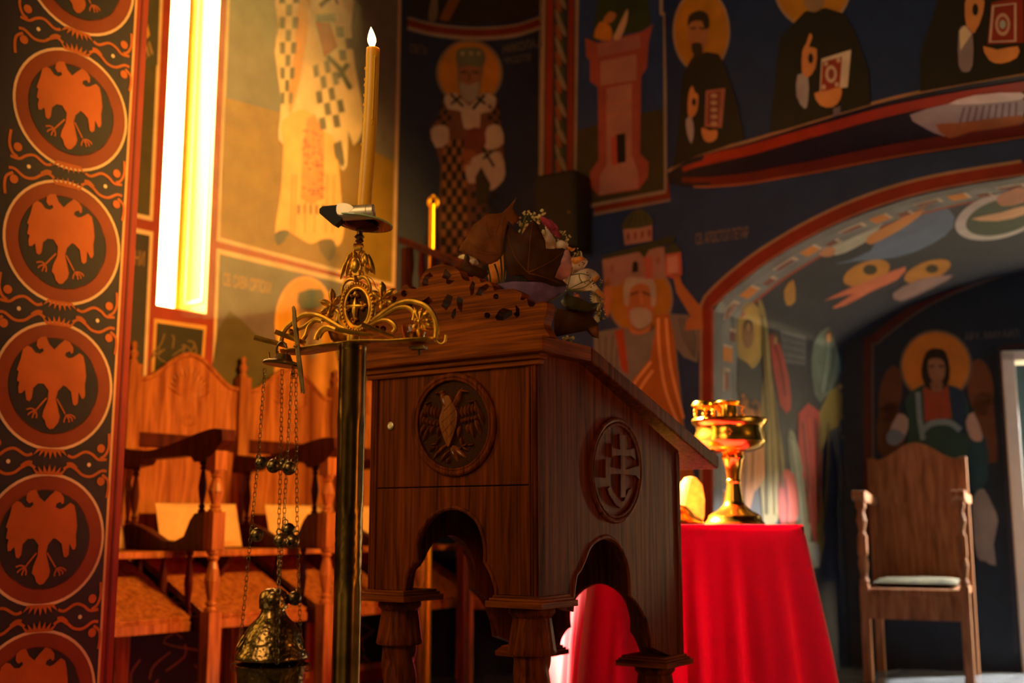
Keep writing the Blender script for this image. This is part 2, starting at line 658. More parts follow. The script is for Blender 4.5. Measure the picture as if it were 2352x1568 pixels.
f.poly([(354, 731), (475, 748), (455, 1000), (340, 1000)], (206, 150, 70), 1)
f.poly([(361, 741), (468, 757), (449, 1000), (347, 1000)], (48, 42, 20), 2)
for k in range(14):
    a = random.uniform(365, 455); b = random.uniform(755, 850)
    f.line([(a, b), (a + random.uniform(-18, 18), b + random.uniform(5, 25)), (a + random.uniform(-30, 30), b + random.uniform(20, 50))], 3, (120, 92, 40), 3, 3)
f.build()

BIG = [(524, -80), (923, -80), (906, 660), (499, 551)]
f = Fresco('fresco_saint', wall_left, LS, 'fresco of a standing bishop in white checkered vestments')
f.poly([(525, -80), (925, -80), (907, 662), (498, 553)], CREAM, 1)
f.poly([(531, -80), (917, -80), (900, 650), (506, 545)], (112, 104, 96), 2)
f.poly(smooth_pts([(518, 224), (600, 246), (700, 276), (800, 318), (905, 372)], 4, False) + [(900, 650), (506, 545)], (136, 104, 30), 4)
WHT = (232, 206, 156)
f.poly([(642, -40), (800, -40), (806, 60), (815, 150), (831, 235), (833, 298), (812, 335), (800, 300), (797, 380), (782, 386), (772, 332), (700, 330), (648, 330), (640, 300), (646, 230), (631, 120), (640, 60)], WHT, 5, 2)
f.poly([(648, 280), (700, 250), (745, 300), (771, 330), (786, 480), (791, 520), (784, 557), (770, 565), (745, 548), (715, 560), (690, 548), (655, 528), (632, 535), (645, 440), (651, 340)], (240, 186, 96), 6, 3)
f.poly([(690, -40), (712, -40), (708, 60), (690, 180), (668, 262), (662, 230), (676, 120)], (222, 160, 74), 7, 2)
f.poly([(705, 272), (722, 262), (745, 305), (744, 455), (716, 470), (690, 455), (694, 340)], (226, 150, 66), 7)
for k in range(70):
    u = random.random(); v = random.random()
    f.ell(694 + u * 48, 300 + v * 155, 2 + 3 * random.random(), 3, (176, 92, 44), 8, n=6)
for k in range(5):
    f.line([(686 + k * 14, 470), (686 + k * 14, 492)], 5, (130, 90, 40), 8)
for x in (668, 676, 700, 722, 748, 764):
    f.line([(x + 4, 400), (x, 535)], 4, (214, 150, 66), 8)
f.checks([(640, -20), (690, -20), (672, 240), (645, 240)], 3, 9, (98, 90, 70), 8)
f.checks([(718, 150), (768, 130), (800, 290), (735, 300)], 4, 5, (98, 88, 70), 8)
f.checks([(770, 60), (808, 60), (815, 140), (780, 140)], 2, 3, (100, 92, 76), 8)
f.poly([(724, 50), (758, 52), (776, 108), (744, 132)], (168, 84, 40), 9)
f.poly([(726, 34), (768, 30), (772, 50), (726, 50)], (90, 84, 66), 9)
f.line([(735, 15), (760, -8)], 12, (60, 48, 30), 9)
f.line([(768, -10), (776, 10)], 7, (60, 48, 30), 9)
f.line([(752, 128), (778, 155), (806, 204)], 11, (66, 54, 30), 10)
f.line([(775, 178), (800, 146)], 12, (66, 54, 30), 10)
f.poly([(766, 330), (784, 322), (792, 372), (788, 386), (770, 360)], (98, 84, 60), 9)
f.poly([(632, 536), (650, 528), (665, 532), (650, 556), (636, 562)], (70, 50, 24), 7, 2)
f.poly([(730, 556), (760, 548), (772, 566), (760, 600), (745, 590)], (100, 76, 26), 7, 2)
f.build()
f = Fresco('fresco_saint', wall_left, LS, 'fresco of a haloed saint below the checkered bishop')
f.poly([(498, 570), (909, 668), (880, 1300), (470, 1300)], CREAM, 1)
f.poly([(505, 583), (901, 677), (873, 1300), (477, 1300)], (106, 92, 84), 2)
f.poly([(500, 760), (560, 740), (640, 800), (900, 830), (873, 1300), (477, 1300)], (84, 72, 34), 3, 2)
f.ell(701, 742, 70, 108, (230, 160, 66), 4)
f.ell(702, 742, 64, 101, HALO, 5)
f.poly([(640, 800), (700, 790), (770, 800), (790, 1000), (780, 1300), (620, 1300), (625, 950)], (196, 130, 50), 6, 2)
f.poly([(690, 672), (735, 668), (745, 690), (742, 760), (725, 800), (700, 800), (688, 750)], (150, 108, 56), 7, 2)
f.poly([(686, 672), (738, 664), (744, 690), (735, 705), (692, 710)], (84, 76, 34), 8, 2)
f.line([(694, 724), (712, 722)], 4, (80, 60, 30), 8); f.line([(722, 722), (738, 722)], 4, (80, 60, 30), 8)
f.poly([(695, 760), (735, 760), (738, 800), (716, 826), (698, 800)], (176, 150, 104), 8, 2)
f.build()
inscription('inscription', wall_left, 'СВ. САВА СРПСКИ', (512, 655), (622, 676), 30, LS, 'painted letters beside the halo', (176, 128, 66))
f = Fresco('fresco_panel', wall_left, LS, 'dark marbled dado panel behind the stalls')
for k in range(5):
    a = FL.O + LD * (0.06 + k * 0.56) ; 
    def pj(s_, z_):
        p = FL(s_, z_, 0) - CAM
        x = p.x / (p.y * _CT + p.z * _ST) * FPX + 1176
        y = 784 - (p.z * _CT - p.y * _ST) / (p.y * _CT + p.z * _ST) * FPX
        return (x, y)
    s0 = -0.05 + (k - 1) * 0.56
    f.poly([pj(s0 + 0.1, 0.05), pj(s0 + 0.52, 0.05), pj(s0 + 0.52, 0.62), pj(s0 + 0.1, 0.62)], (196, 120, 50), 4)
    f.poly([pj(s0 + 0.125, 0.08), pj(s0 + 0.495, 0.08), pj(s0 + 0.495, 0.62), pj(s0 + 0.125, 0.62)], (40, 34, 20), 5)
    for q in range(12):
        u = random.uniform(0.16, 0.46); v = random.uniform(0.12, 0.6)
        f.line([pj(s0 + u, v), pj(s0 + min(u + random.uniform(-.1, .1), .48), v - 0.05), pj(s0 + max(.14, min(u + random.uniform(-.14, .14), .48)), v - 0.1)], 3.5, (150, 100, 44), 6, 3)
f.build()

mb = MB()
for u0_, u1_ in ((-5.6, -4.2), (-4.1, -2.7), (-2.6, -1.3)):
    for z0_, z1_ in ((0.3, 1.5), (1.6, 4.3)):
        mb.box(FL, (u0_, u1_), (z0_, z1_), (0.0, 0.001), 0); mb.box(FL, (u0_ + 0.03, u1_ - 0.03), (z0_ + 0.03, z1_ - 0.03), (0.001, 0.002), 1)
obj('fresco_panel', mb, [paint(CREAM), paint((60, 58, 66))], wall_left, label='plain painted panels with pale borders left of the pillar')

# ---- concave back wall between the two straight walls
PA = FL(s_end, 0, 0)
PB = Vector(((1250 - 1176) / FPX * 5.8, 5.8, 0))
ch = PB - PA; cl = ch.length; sag = 0.13
cx = Vector((ch.x, ch.y, 0)).normalized(); cn = Vector((-cx.y, cx.x, 0))
if cn.y < 0: cn = -cn
Rc = cl * cl / (8 * sag) + sag / 2
cc = (PA + PB) / 2 + cn * (sag - Rc)
half = math.asin(cl / 2 / Rc)
bw = MB(); NB = 24
V = []; F = []
for i in range(NB + 1):
    a = -half * 1.0 + 2 * half * i / NB
    for rr in (Rc, Rc + 0.2):
        p = cc + cx * (rr * sin(a)) + cn * (rr * cos(a))
        V += [Vector((p.x, p.y, 0)), Vector((p.x, p.y, ZC))]
for i in range(NB):
    k = i * 4
    F += [(k, k + 4, k + 5, k + 1), (k + 2, k + 3, k + 7, k + 6)]
bw.add(V, F)
wall_back = struct('wall_back', bw, paint((32, 42, 68)), smooth=True)
bs = MB(); bs.add(V, [fc for i, fc in enumerate(F) if i % 2 == 0])
CS = bvh_surf(bs)
f = Fresco('fresco_border', wall_back, CS, 'red painted band with pale edges along the curved wall', True)
arc = smooth_pts([(936, 52), (1000, 68), (1090, 76), (1180, 70), (1249, 48)], 6, False)
f.line([(x, y + 12) for x, y in arc], 9, (150, 132, 112), 2)
f.line(arc, 16, (110, 40, 20), 3)
f.line([(x, y - 11) for x, y in arc], 5, (140, 124, 104), 2)
f.line([(1246, -80), (1240, 640)], 9, (150, 132, 112), 2)
f.poly([(938, -80), (1244, -80), (1246, 30), (1180, 50), (1090, 58), (1000, 50), (938, 34)], (44, 36, 24), 1)
f.poly([(1060, -60), (1090, -60), (1030, 50), (1008, 46)], (120, 74, 26), 4)
f.poly([(985, 20), (1000, -20), (1006, 30), (998, 50), (985, 48)], (110, 96, 80), 4, 2)
f.build()
f = Fresco('fresco_saint', wall_back, CS, 'fresco of a grey bearded bishop with golden halo in the curved wall', True)
f.ell(1078, 168, 77, 77, (130, 110, 84), 3)
f.ell(1078, 168, 70, 70, (176, 118, 22), 4)
DK = (36, 34, 22); WH = (176, 164, 144); BR = (120, 78, 48)
f.poly([(1048, 122), (1062, 112), (1100, 112), (1114, 126), (1110, 160), (1104, 200), (1098, 226), (1075, 236), (1058, 226), (1052, 190)], (118, 100, 76), 5, 2)
f.poly([(1048, 120), (1062, 110), (1100, 110), (1114, 124), (1112, 150), (1080, 158), (1050, 152)], (96, 98, 72), 6, 2)
for x in (1062, 1082, 1100):
    f.ell(x, 124, 5, 5, (150, 140, 100), 7, n=10)
f.poly([(1056, 156), (1102, 156), (1098, 196), (1078, 206), (1060, 194)], (140, 96, 64), 7, 2)
f.line([(1058, 168), (1074, 166)], 5, (70, 50, 34), 8); f.line([(1084, 166), (1100, 168)], 5, (70, 50, 34), 8)
f.line([(1078, 168), (1078, 186)], 4, (96, 62, 40), 8)
f.poly([(1056, 190), (1078, 198), (1100, 190), (1098, 222), (1078, 238), (1060, 222)], (148, 140, 124), 8, 2)
f.poly([(1018, 226), (1040, 212), (1078, 234), (1112, 212), (1142, 226), (1152, 300), (1158, 350), (1160, 400), (1148, 424), (1120, 440), (1118, 640), (1010, 640), (1012, 380), (988, 320), (992, 290), (1008, 270)], (104, 66, 40), 4, 2)
f.poly([(1020, 224), (1046, 214), (1078, 244), (1110, 214), (1140, 226), (1130, 256), (1104, 262), (1102, 296), (1066, 296), (1058, 256), (1030, 252)], WH, 6, 2)
f.line([(1034, 216), (1064, 246)], 6, DK, 7); f.line([(1036, 240), (1058, 222)], 6, DK, 7)
f.line([(1086, 252), (1114, 218)], 7, DK, 7); f.line([(1092, 222), (1116, 240)], 6, DK, 7)
f.checks([(1010, 240), (1040, 240), (1036, 290), (1000, 290)], 3, 4, DK, 6)
f.checks([(1120, 240), (1150, 240), (1158, 290), (1122, 290)], 3, 4, DK, 6)
f.poly([(988, 300), (1010, 288), (1030, 296), (1028, 330), (1000, 340)], WH, 7, 2)
f.poly([(1120, 292), (1150, 290), (1158, 330), (1130, 345), (1112, 336)], WH, 7, 2)
f.poly([(1072, 300), (1108, 296), (1118, 330), (1100, 360), (1066, 350)], (110, 56, 40), 7, 2)
f.poly([(1060, 350), (1090, 346), (1096, 372), (1068, 380)], (140, 84, 44), 8, 2)
f.checks([(1016, 320), (1070, 320), (1078, 640), (1010, 640)], 5, 17, DK, 6)
f.checks([(1016, 320), (1070, 320), (1078, 640), (1010, 640)], 5, 17, (150, 104, 60), 6, 1, 0.8)
f.poly([(1070, 380), (1100, 356), (1150, 350), (1162, 400), (1148, 426), (1122, 440), (1096, 420), (1076, 422)], WH, 8, 2)
f.line([(1108, 340), (1136, 384)], 6, DK, 9); f.line([(1110, 366), (1134, 346)], 6, DK, 9)
f.poly([(1092, 408), (1106, 384), (1116, 404), (1128, 424), (1120, 470), (1096, 470)], (54, 48, 22), 9)
f.checks([(1082, 440), (1142, 440), (1146, 640), (1082, 640)], 5, 12, DK, 7)
f.build()
inscription('inscription', wall_back, 'СВЕТИ', (940, 120), (980, 128), 20, CS, 'faded letters left of the golden halo', (110, 88, 60))
inscription('inscription', wall_back, 'НИКОЛАЈ', (1156, 124), (1240, 108), 20, CS, 'faded letters right of the golden halo', (120, 112, 96))
inscription('inscription', wall_back, 'ЧУДОТВ', (1158, 150), (1220, 142), 18, CS, 'second row of faded letters right of the golden halo', (112, 106, 92))

# ---- right wall: lower face with the niche arch, upper face leaning out to the right
f_r = FR_.px
ARCH = [(1640, 1250), (1640, 1000), (1640, 712), (1652, 694), (1690, 660), (1760, 606), (1880, 536), (2010, 481), (2150, 440), (2352, 404)]
arch = [f_r(*p) for p in ARCH]
arch = [(arch[0][0], 0.0), (arch[0][0], 0.8)] + arch[2:]
rise = arch[-1]
ext = [(rise[0] + 0.3, rise[1] + 0.03), (rise[0] + 0.7, rise[1] - 0.02), (rise[0] + 1.1, rise[1] - 0.2), (rise[0] + 1.3, rise[1] - 0.45), (rise[0] + 1.3, 0)]
arch_full = arch[:2] + smooth_pts(arch[2:] + ext[:-1], 5, False) + ext[-1:]
# corner of the arch jamb stays crisp
ar0 = arch_full[0][0]; ar1 = arch_full[-1][0]
r_top = ZC
wr = MB()
outer = [(0, 0)] + [p for p in arch_full] + [(ar1 + 1.5, 0), (ar1 + 1.5, r_top), (0, r_top)]
wr.prism(FR_, [outer], -0.05, 0.0)
wr.box(Fr(R0, LD, UP, -RD), (0, 0.45), (0, ZC), (-0.04, 0.0))
wall_right = struct('wall_right', wr, paint(NAVY), fix=True)
RS = plane_surf(R0, RN)

# upper face
UA = on_plane(1534, 400, R0, RN); UA.z = 0
UBv = Vector(((2352 - 1176) / FPX * 3.95, 3.95, 0))
UD = (UBv - UA).normalized(); UN = Vector((UD.y, -UD.x, 0))
if UN.y > 0: UN = -UN
FU = Fr(UA, UD, UP, UN)
US = plane_surf(UA, UN)
TOPC = smooth_pts([(1534, 398), (1580, 368), (1638, 349), (1720, 328), (1797, 304), (1878, 279), (2043, 231), (2200, 198), (2352, 173), (2500, 152), (2680, 130)], 4, False)
BOTC = smooth_pts([(1534, 420), (1580, 430), (1638, 431), (1720, 424), (1797, 411), (1878, 398), (2043, 366), (2200, 341), (2352, 318), (2500, 298), (2680, 278)], 4, False)
tc = [FU.px(*p) for p in TOPC]
ux = tc[-1][0]; uz = tc[-1][1]
tc2 = tc + [(ux + 0.3, uz + 0.02), (ux + 0.6, uz)]
um = MB()
um.prism(FU, [tc2 + [(tc2[-1][0], ZC), (tc2[0][0], ZC)]], -0.03, 0.0)
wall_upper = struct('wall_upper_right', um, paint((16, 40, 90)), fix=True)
sf = MB()
topP = [FU(u, v, 0) for u, v in tc]; botP = [RS(x, y, 0.0) for x, y in BOTC]
for i in range(len(topP) - 1):
    n_ = 6
    for k in range(n_):
        a, b = k / n_, (k + 1) / n_
        sf.add([topP[i].lerp(botP[i], a), topP[i + 1].lerp(botP[i + 1], a), topP[i + 1].lerp(botP[i + 1], b), topP[i].lerp(botP[i], b)], [(0, 1, 2, 3)])
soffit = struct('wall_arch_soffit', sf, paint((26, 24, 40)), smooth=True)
SS = bvh_surf(sf)
f = Fresco('fresco_border', wall_upper, US, 'red arch border with a pale upper edge')
f.line([(x, y - 4) for x, y in TOPC], 7, (150, 118, 92), 2)
f.build()
f = Fresco('fresco_border', soffit, SS, 'dark red painted bands along the arch soffit', True)
mid = [((a[0] + b[0]) / 2, a[1] * 0.82 + b[1] * 0.18) for a, b in zip(TOPC, BOTC)]
f.line([(a[0], a[1] * 0.83 + b[1] * 0.17) for a, b in zip(TOPC[3:], BOTC[3:])], [24], (140, 46, 22), 2)
f.line([(a[0], a[1] * 0.16 + b[1] * 0.84) for a, b in zip(TOPC[3:], BOTC[3:])], [26], (96, 34, 20), 2)
f.line([(a[0], a[1] * 0.04 + b[1] * 0.96) for a, b in zip(TOPC[3:], BOTC[3:])], [5], (150, 96, 60), 3)
f.build()
f = Fresco('fresco_angel', soffit, SS, 'pale painted wing across the arch soffit', True)
f.poly([(2090, 262), (2180, 236), (2240, 218), (2345, 212), (2348, 270), (2270, 278), (2200, 296), (2170, 312), (2120, 290)], (150, 150, 166), 3, 2)
f.poly([(2180, 236), (2240, 216), (2345, 210), (2345, 226), (2250, 236)], (206, 206, 212), 4, 2)
f.poly([(2150, 284), (2200, 280), (2345, 262), (2345, 284), (2230, 300), (2180, 316)], (150, 96, 50), 4, 2)
for k in range(9):
    f.line([(2215 + k * 15, 244 - k * 1.5), (2205 + k * 16, 280 - k * 2)], 5, (110, 90, 110), 5)
f.build()

# saints on the upper face
f = Fresco('fresco_saint', wall_upper, US, 'fresco of a dark haired saint with halo holding a book')
f.ell(1611, 72, 66, 97, (150, 130, 110), 2); f.ell(1611, 72, 61, 91, (158, 112, 24), 3)
f.poly([(1569, 168), (1592, 129), (1623, 119), (1650, 124), (1669, 159), (1693, 233), (1711, 318), (1660, 338), (1600, 358), (1545, 385), (1558, 306), (1565, 199)], BLACKR, 4)
f.poly([(1580, 58), (1600, 48), (1622, 52), (1627, 78), (1616, 116), (1596, 124), (1583, 100)], (150, 104, 70), 5, 2)
f.poly([(1580, 62), (1582, 36), (1606, 24), (1626, 34), (1629, 62), (1618, 66), (1612, 48), (1588, 50)], (40, 32, 24), 6, 2)
f.poly([(1588, 102), (1600, 98), (1612, 102), (1612, 128), (1594, 128)], (44, 34, 26), 6, 2)
f.line([(1586, 66), (1598, 64)], 4, (50, 36, 26), 6); f.line([(1606, 64), (1618, 66)], 4, (50, 36, 26), 6)
f.poly([(1621, 208), (1666, 202), (1658, 294), (1618, 291)], (150, 92, 80), 5)
f.poly([(1626, 214), (1656, 208), (1650, 286), (1624, 285)], (116, 60, 50), 6)
for k in range(5):
    f.ell(1640, 220 + k * 16, 8, 5, (170, 140, 120), 7, n=10)
f.poly([(1611, 293), (1630, 300), (1647, 298), (1646, 318), (1630, 327), (1616, 320)], (190, 128, 76), 7, 2)
f.poly([(1581, 218), (1590, 196), (1596, 212), (1604, 218), (1602, 252), (1590, 270), (1580, 262)], (186, 126, 78), 6, 2)
f.ell(1594, 234, 5, 9, BLACKR, 7, n=10)
f.poly([(1576, 274), (1588, 268), (1594, 300), (1588, 330), (1578, 306)], (150, 146, 160), 6, 2)
f.build()
f = Fresco('fresco_saint', wall_upper, US, 'fresco of a black robed saint raising a hand beside a red book')
f.ell(1866, -42, 92, 108, (150, 130, 110), 2); f.ell(1866, -42, 86, 101, (160, 116, 28), 3)
f.poly([(1767, 306), (1790, 88), (1849, 26), (1896, 18), (1940, 32), (1964, 73), (1996, 164), (1999, 240), (1900, 268), (1800, 298)], BLACKR, 4)
f.poly([(1844, -30), (1894, -30), (1892, 12), (1872, 28), (1850, 18)], (130, 108, 84), 5, 2)
f.poly([(1887, 135), (1955, 114), (1947, 200), (1883, 211)], (196, 190, 182), 5)
f.poly([(1889, 142), (1934, 130), (1928, 204), (1885, 210)], (136, 50, 36), 6)
f.ell(1909, 170, 13, 20, (190, 170, 160), 7); f.ell(1909, 170, 7, 12, (130, 60, 46), 8)
for x, y in ((1897, 146), (1926, 138), (1892, 200), (1922, 194)):
    f.ell(x, y, 5, 6, (184, 160, 150), 7, n=10)
f.poly([(1870, 214), (1900, 208), (1932, 200), (1930, 228), (1912, 246), (1884, 242)], (196, 134, 80), 8, 2)
f.poly([(1843, 117), (1852, 100), (1860, 76), (1866, 86), (1858, 108), (1876, 112), (1873, 156), (1855, 178), (1842, 164)], (190, 130, 80), 6, 2)
f.ell(1862, 134, 6, 12, BLACKR, 7, n=12)
f.poly([(1832, 172), (1856, 176), (1856, 232), (1848, 250), (1830, 222)], (150, 148, 164), 6, 2)
f.poly([(1914, 248), (1930, 244), (1930, 262), (1914, 268)], (104, 96, 120), 6)
f.build()
f = Fresco('fresco_saint', wall_upper, US, 'fresco of a black robed saint with a jewelled book, cut by the frame edge')
f.poly([(2113, 211), (2113, 123), (2145, 29), (2165, -40), (2400, -40), (2400, 163), (2352, 168), (2240, 188)], BLACKR, 4)
f.poly([(2277, 6), (2350, -10), (2352, 98), (2268, 102)], (130, 40, 26), 5)
f.frame([(2281, 14), (2332, 8), (2332, 94), (2274, 96)], 6, (190, 168, 160), 6)
f.ell(2303, 56, 17, 26, (180, 150, 140), 6); f.ell(2303, 56, 11, 18, (140, 52, 38), 7); f.ell(2303, 56, 7, 10, (150, 170, 176), 8)
f.poly([(2258, 106), (2290, 114), (2338, 106), (2336, 132), (2300, 146), (2272, 138)], (200, 138, 80), 7, 2)
f.poly([(2216, 10), (2228, -14), (2258, -10), (2258, 30), (2238, 76), (2220, 62)], (196, 136, 84), 6, 2)
f.ell(2240, 22, 7, 14, BLACKR, 7, n=12)
f.poly([(2202, 72), (2216, 60), (2234, 78), (2234, 150), (2218, 166), (2202, 150)], (130, 122, 140), 6, 2)
f.poly([(2204, 70), (2216, 58), (2232, 78), (2206, 116)], (206, 196, 176), 7)
f.build()

# ornament strip and tower panel on the right wall
f = Fresco('fresco_border', wall_right, RS, 'painted ornament strip between red lines')
f.poly([(1253, -80), (1330, -80), (1320, 640), (1246, 640)], (44, 48, 50), 1)
f.poly([(1256, -80), (1272, -80), (1266, 640), (1250, 640)], (124, 44, 20), 2)
f.poly([(1306, -80), (1320, -80), (1314, 640), (1300, 640)], (116, 42, 22), 2)
f.line([(1326, -80), (1319, 640)], 6, (140, 130, 114), 2)
f.line([(1250, -80), (1243, 640)], 6, (150, 134, 114), 2)
for k in range(9):
    y = -40 + k * 62
    f.poly([(1275, y), (1284, y + 10), (1300, y + 52), (1298, y + 62), (1282, y + 40)], (124, 120, 100), 3, 2)
    f.poly([(1276, y + 34), (1286, y + 44), (1290, y + 70), (1278, y + 60)], (130, 74, 44), 3, 2)
    f.ell(1291, y + 20, 6, 13, (50, 66, 44), 3, n=14)
f.build()
f = Fresco('fresco_tower', wall_right, RS, 'fresco of a rose coloured tower with a pillar saint on top')
f.poly([(1326, -80), (1522, -80), (1522, 28), (1530, 28), (1532, 446), (1368, 476), (1318, 480)], (140, 130, 114), 1)
f.poly([(1331, -80), (1515, -80), (1515, 34), (1523, 36), (1525, 436), (1366, 466), (1322, 472)], (32, 58, 110), 2)
f.poly([(1326, 300), (1400, 276), (1480, 258), (1524, 250), (1525, 436), (1366, 466), (1322, 472)], (56, 54, 28), 3)
f.poly([(1534, 400), (1540, 455), (1365, 488), (1365, 474), (1530, 444)], (110, 40, 20), 3)
f.poly([(1363, 488), (1540, 456), (1540, 462), (1363, 496)], (130, 118, 104), 3)
f.poly([(1344, 87), (1346, 129), (1355, 139), (1355, 187), (1373, 200), (1375, 367), (1355, 395), (1356, 429), (1375, 450), (1467, 435), (1488, 407), (1490, 373), (1470, 352), (1473, 175), (1486, 156), (1490, 98), (1500, 55), (1476, 72), (1372, 99)], (142, 74, 62), 4)
LT = (156, 116, 102)
f.poly([(1372, 101), (1470, 78), (1472, 110), (1372, 132)], (146, 100, 94), 5)
f.poly([(1379, 141), (1462, 124), (1462, 184), (1379, 197)], LT, 5)
f.poly([(1393, 202), (1451, 191), (1451, 355), (1393, 378)], LT, 5)
f.poly([(1393, 378), (1451, 356), (1466, 396), (1466, 432), (1376, 448), (1378, 402)], LT, 5)
f.poly([(1404, 316), (1416, 310), (1418, 378), (1406, 380)], (168, 74, 62), 6)
f.poly([(1416, 309), (1436, 306), (1437, 372), (1418, 375)], (24, 20, 18), 6)
for y in (236, 262):
    f.line([(1394, y + 4), (1450, y - 6)], 3, (176, 112, 96), 6)
f.poly([(1360, 94), (1384, -80), (1476, -80), (1496, 56), (1474, 70)], (44, 58, 32), 4)
f.poly([(1364, 86), (1378, 50), (1402, 60), (1404, 92)], (176, 122, 34), 5, 2)
f.poly([(1408, 88), (1424, 90), (1440, 50), (1442, 20), (1430, 40), (1416, 70)], (186, 160, 130), 6, 2)
f.poly([(1384, 50), (1400, 26), (1416, 34), (1404, 52)], (160, 112, 66), 6, 2)
f.build()

# apostle with the church model, lower right wall
f = Fresco('fresco_saint', wall_right, RS, 'fresco of a white haired apostle carrying a small church')
GB = (116, 116, 116); OR = (160, 94, 32)
f.ell(1470, 686, 76, 84, (140, 120, 98), 2); f.ell(1470, 686, 70, 78, (160, 114, 26), 3)
f.poly([(1364, 764), (1426, 751), (1450, 756), (1502, 740), (1536, 720), (1581, 723), (1608, 764), (1602, 833), (1570, 820), (1554, 800), (1580, 1050), (1364, 1050)], GB, 3)
for k in range(4):
    f.line([(1376 + k * 16, 770), (1380 + k * 12, 830), (1400 + k * 8, 880)], 4, (90, 88, 92), 4, 3)
    f.line([(1560 + k * 8, 730), (1572 + k * 8, 780), (1596, 822)], 4, (90, 92, 100), 4, 3)
f.poly([(1412, 760), (1432, 754), (1444, 860), (1428, 850)], (156, 66, 30), 5)
f.poly([(1502, 723), (1536, 720), (1547, 764), (1566, 960), (1600, 1120), (1480, 1120), (1460, 1000), (1448, 880), (1494, 822), (1504, 764)], OR, 5)
for a in ([(1512, 730), (1514, 800), (1530, 900), (1570, 1000)], [(1530, 730), (1540, 840), (1570, 960)], [(1496, 830), (1464, 870), (1452, 890)], [(1500, 850), (1478, 880), (1462, 910)]):
    f.line(a, 6, (220, 160, 100), 6, 4)
f.poly([(1447, 640), (1480, 630), (1502, 646), (1506, 690), (1494, 740), (1470, 756), (1446, 742), (1436, 690)], (166, 108, 66), 6, 2)
f.poly([(1432, 676), (1436, 640), (1462, 626), (1490, 630), (1506, 656), (1506, 700), (1496, 700), (1492, 660), (1470, 650), (1448, 664), (1444, 700), (1436, 700)], (164, 158, 150), 7, 2)
f.poly([(1448, 712), (1470, 706), (1494, 714), (1496, 738), (1472, 756), (1450, 742)], (166, 160, 152), 8, 2)
f.line([(1448, 676), (1466, 670)], 5, (90, 60, 40), 8); f.line([(1476, 670), (1494, 678)], 5, (90, 60, 40), 8)
f.line([(1472, 674), (1474, 698)], 5, (190, 130, 84), 8)
f.poly([(1446, 750), (1470, 762), (1496, 744), (1490, 760), (1468, 768), (1450, 764)], (186, 120, 76), 8, 2)
f.poly([(1545, 630), (1558, 622), (1566, 650), (1612, 708), (1616, 756), (1572, 758), (1578, 734), (1586, 726), (1554, 672)], (166, 108, 62), 7, 1)
f.poly([(1388, 650), (1400, 636), (1406, 680), (1396, 730), (1386, 700)], (170, 112, 72), 7, 2)
# church model
f.poly([(1383, 594), (1472, 572), (1526, 566), (1530, 640), (1500, 640), (1440, 636), (1420, 658), (1388, 658)], (150, 118, 110), 7)
f.poly([(1478, 590), (1498, 588), (1500, 640), (1480, 640)], (168, 96, 84), 8)
f.poly([(1529, 578), (1564, 575), (1567, 630), (1548, 640), (1529, 634)], (176, 92, 78), 7)
f.poly([(1532, 590), (1556, 586), (1558, 626), (1534, 628)], (190, 140, 126), 8)
f.poly([(1383, 596), (1384, 586), (1471, 563), (1550, 539), (1548, 556), (1490, 574), (1480, 592), (1468, 578)], (48, 58, 38), 9)
f.poly([(1527, 584), (1530, 566), (1550, 556), (1566, 578)], (52, 64, 42), 9)
f.poly([(1431, 527), (1498, 516), (1498, 553), (1435, 563)], (154, 120, 110), 8)
for k in range(4):
    f.ell(1443 + k * 16, 543 - k * 2.5, 4, 10, (120, 76, 66), 9, n=10)
f.poly([(1430, 526), (1438, 500), (1464, 480), (1488, 490), (1500, 516)], (66, 74, 46), 9, 2)
for k in range(4):
    f.line([(1442 + k * 15, 522 - k * 2), (1454 + k * 8, 490)], 2.5, (44, 50, 32), 10)
f.poly([(1452, 626), (1453, 604), (1459, 598), (1465, 604), (1466, 624)], (26, 22, 20), 9)
f.ell(1406, 616, 4, 10, (140, 96, 86), 9, n=10); f.ell(1512, 598, 4, 9, (140, 90, 80), 9, n=10)
f.build()
inscription('inscription', wall_right, 'СВ. АПОСТОЛ ПЕТАР', (1598, 562), (1719, 546), 26, RS, 'painted letters above the arch', (134, 116, 98))
f = Fresco('fresco_border', wall_right, RS, 'red painted border with pale edge around the niche arch')
op = [(1622, 1250), (1622, 1000), (1622, 700), (1640, 680), (1680, 643), (1755, 586), (1875, 516), (2005, 460), (2150, 419), (2352, 385)]
op2 = op[:2] + smooth_pts(op[2:], 4, False)
f.line(op2, 28, (126, 40, 22), 2)
f.line([(x - 12 * (1 if i < 3 else .5), y - (0 if i < 3 else 15)) for i, (x, y) in enumerate(op2)], 7, (150, 126, 104), 3)
f.line([(x + 15 * (1 if i < 3 else .5), y + (0 if i < 3 else 14)) for i, (x, y) in enumerate(op2)], 5, (150, 110, 96), 3)
f.build()

# ---- niche: reveal and barrel vault swept back from the arch, then the end wall
ND = Vector((sin(radians(38)), cos(radians(38)), 0))
NB0 = at(2000, 1100, 6.2); NB0.z = 0
ND2 = Vector((sin(radians(77)), -cos(radians(77)), 0)); NN2 = Vector((ND2.y, -ND2.x, 0))
if NN2.y > 0: NN2 = -NN2
FB = Fr(NB0, ND2, UP, NN2)
nv = MB(); prof = arch_full
PF = [FR_(u, v, 0) for u, v in prof]
def to_back(p):
    t = (NB0 - p).dot(NN2) / ND.dot(NN2)
    return p + ND * t
PK = [to_back(p) for p in PF]
ns = 10
for i in range(len(PF) - 1):
    for k in range(ns):
        a, b = k / ns, (k + 1) / ns
        nv.add([PF[i].lerp(PK[i], a), PF[i].lerp(PK[i], b), PF[i + 1].lerp(PK[i + 1], b), PF[i + 1].lerp(PK[i + 1], a)], [(0, 1, 2, 3)])
niche = struct('wall_niche_vault', nv, paint((30, 36, 52)), smooth=True, ang=0.5)
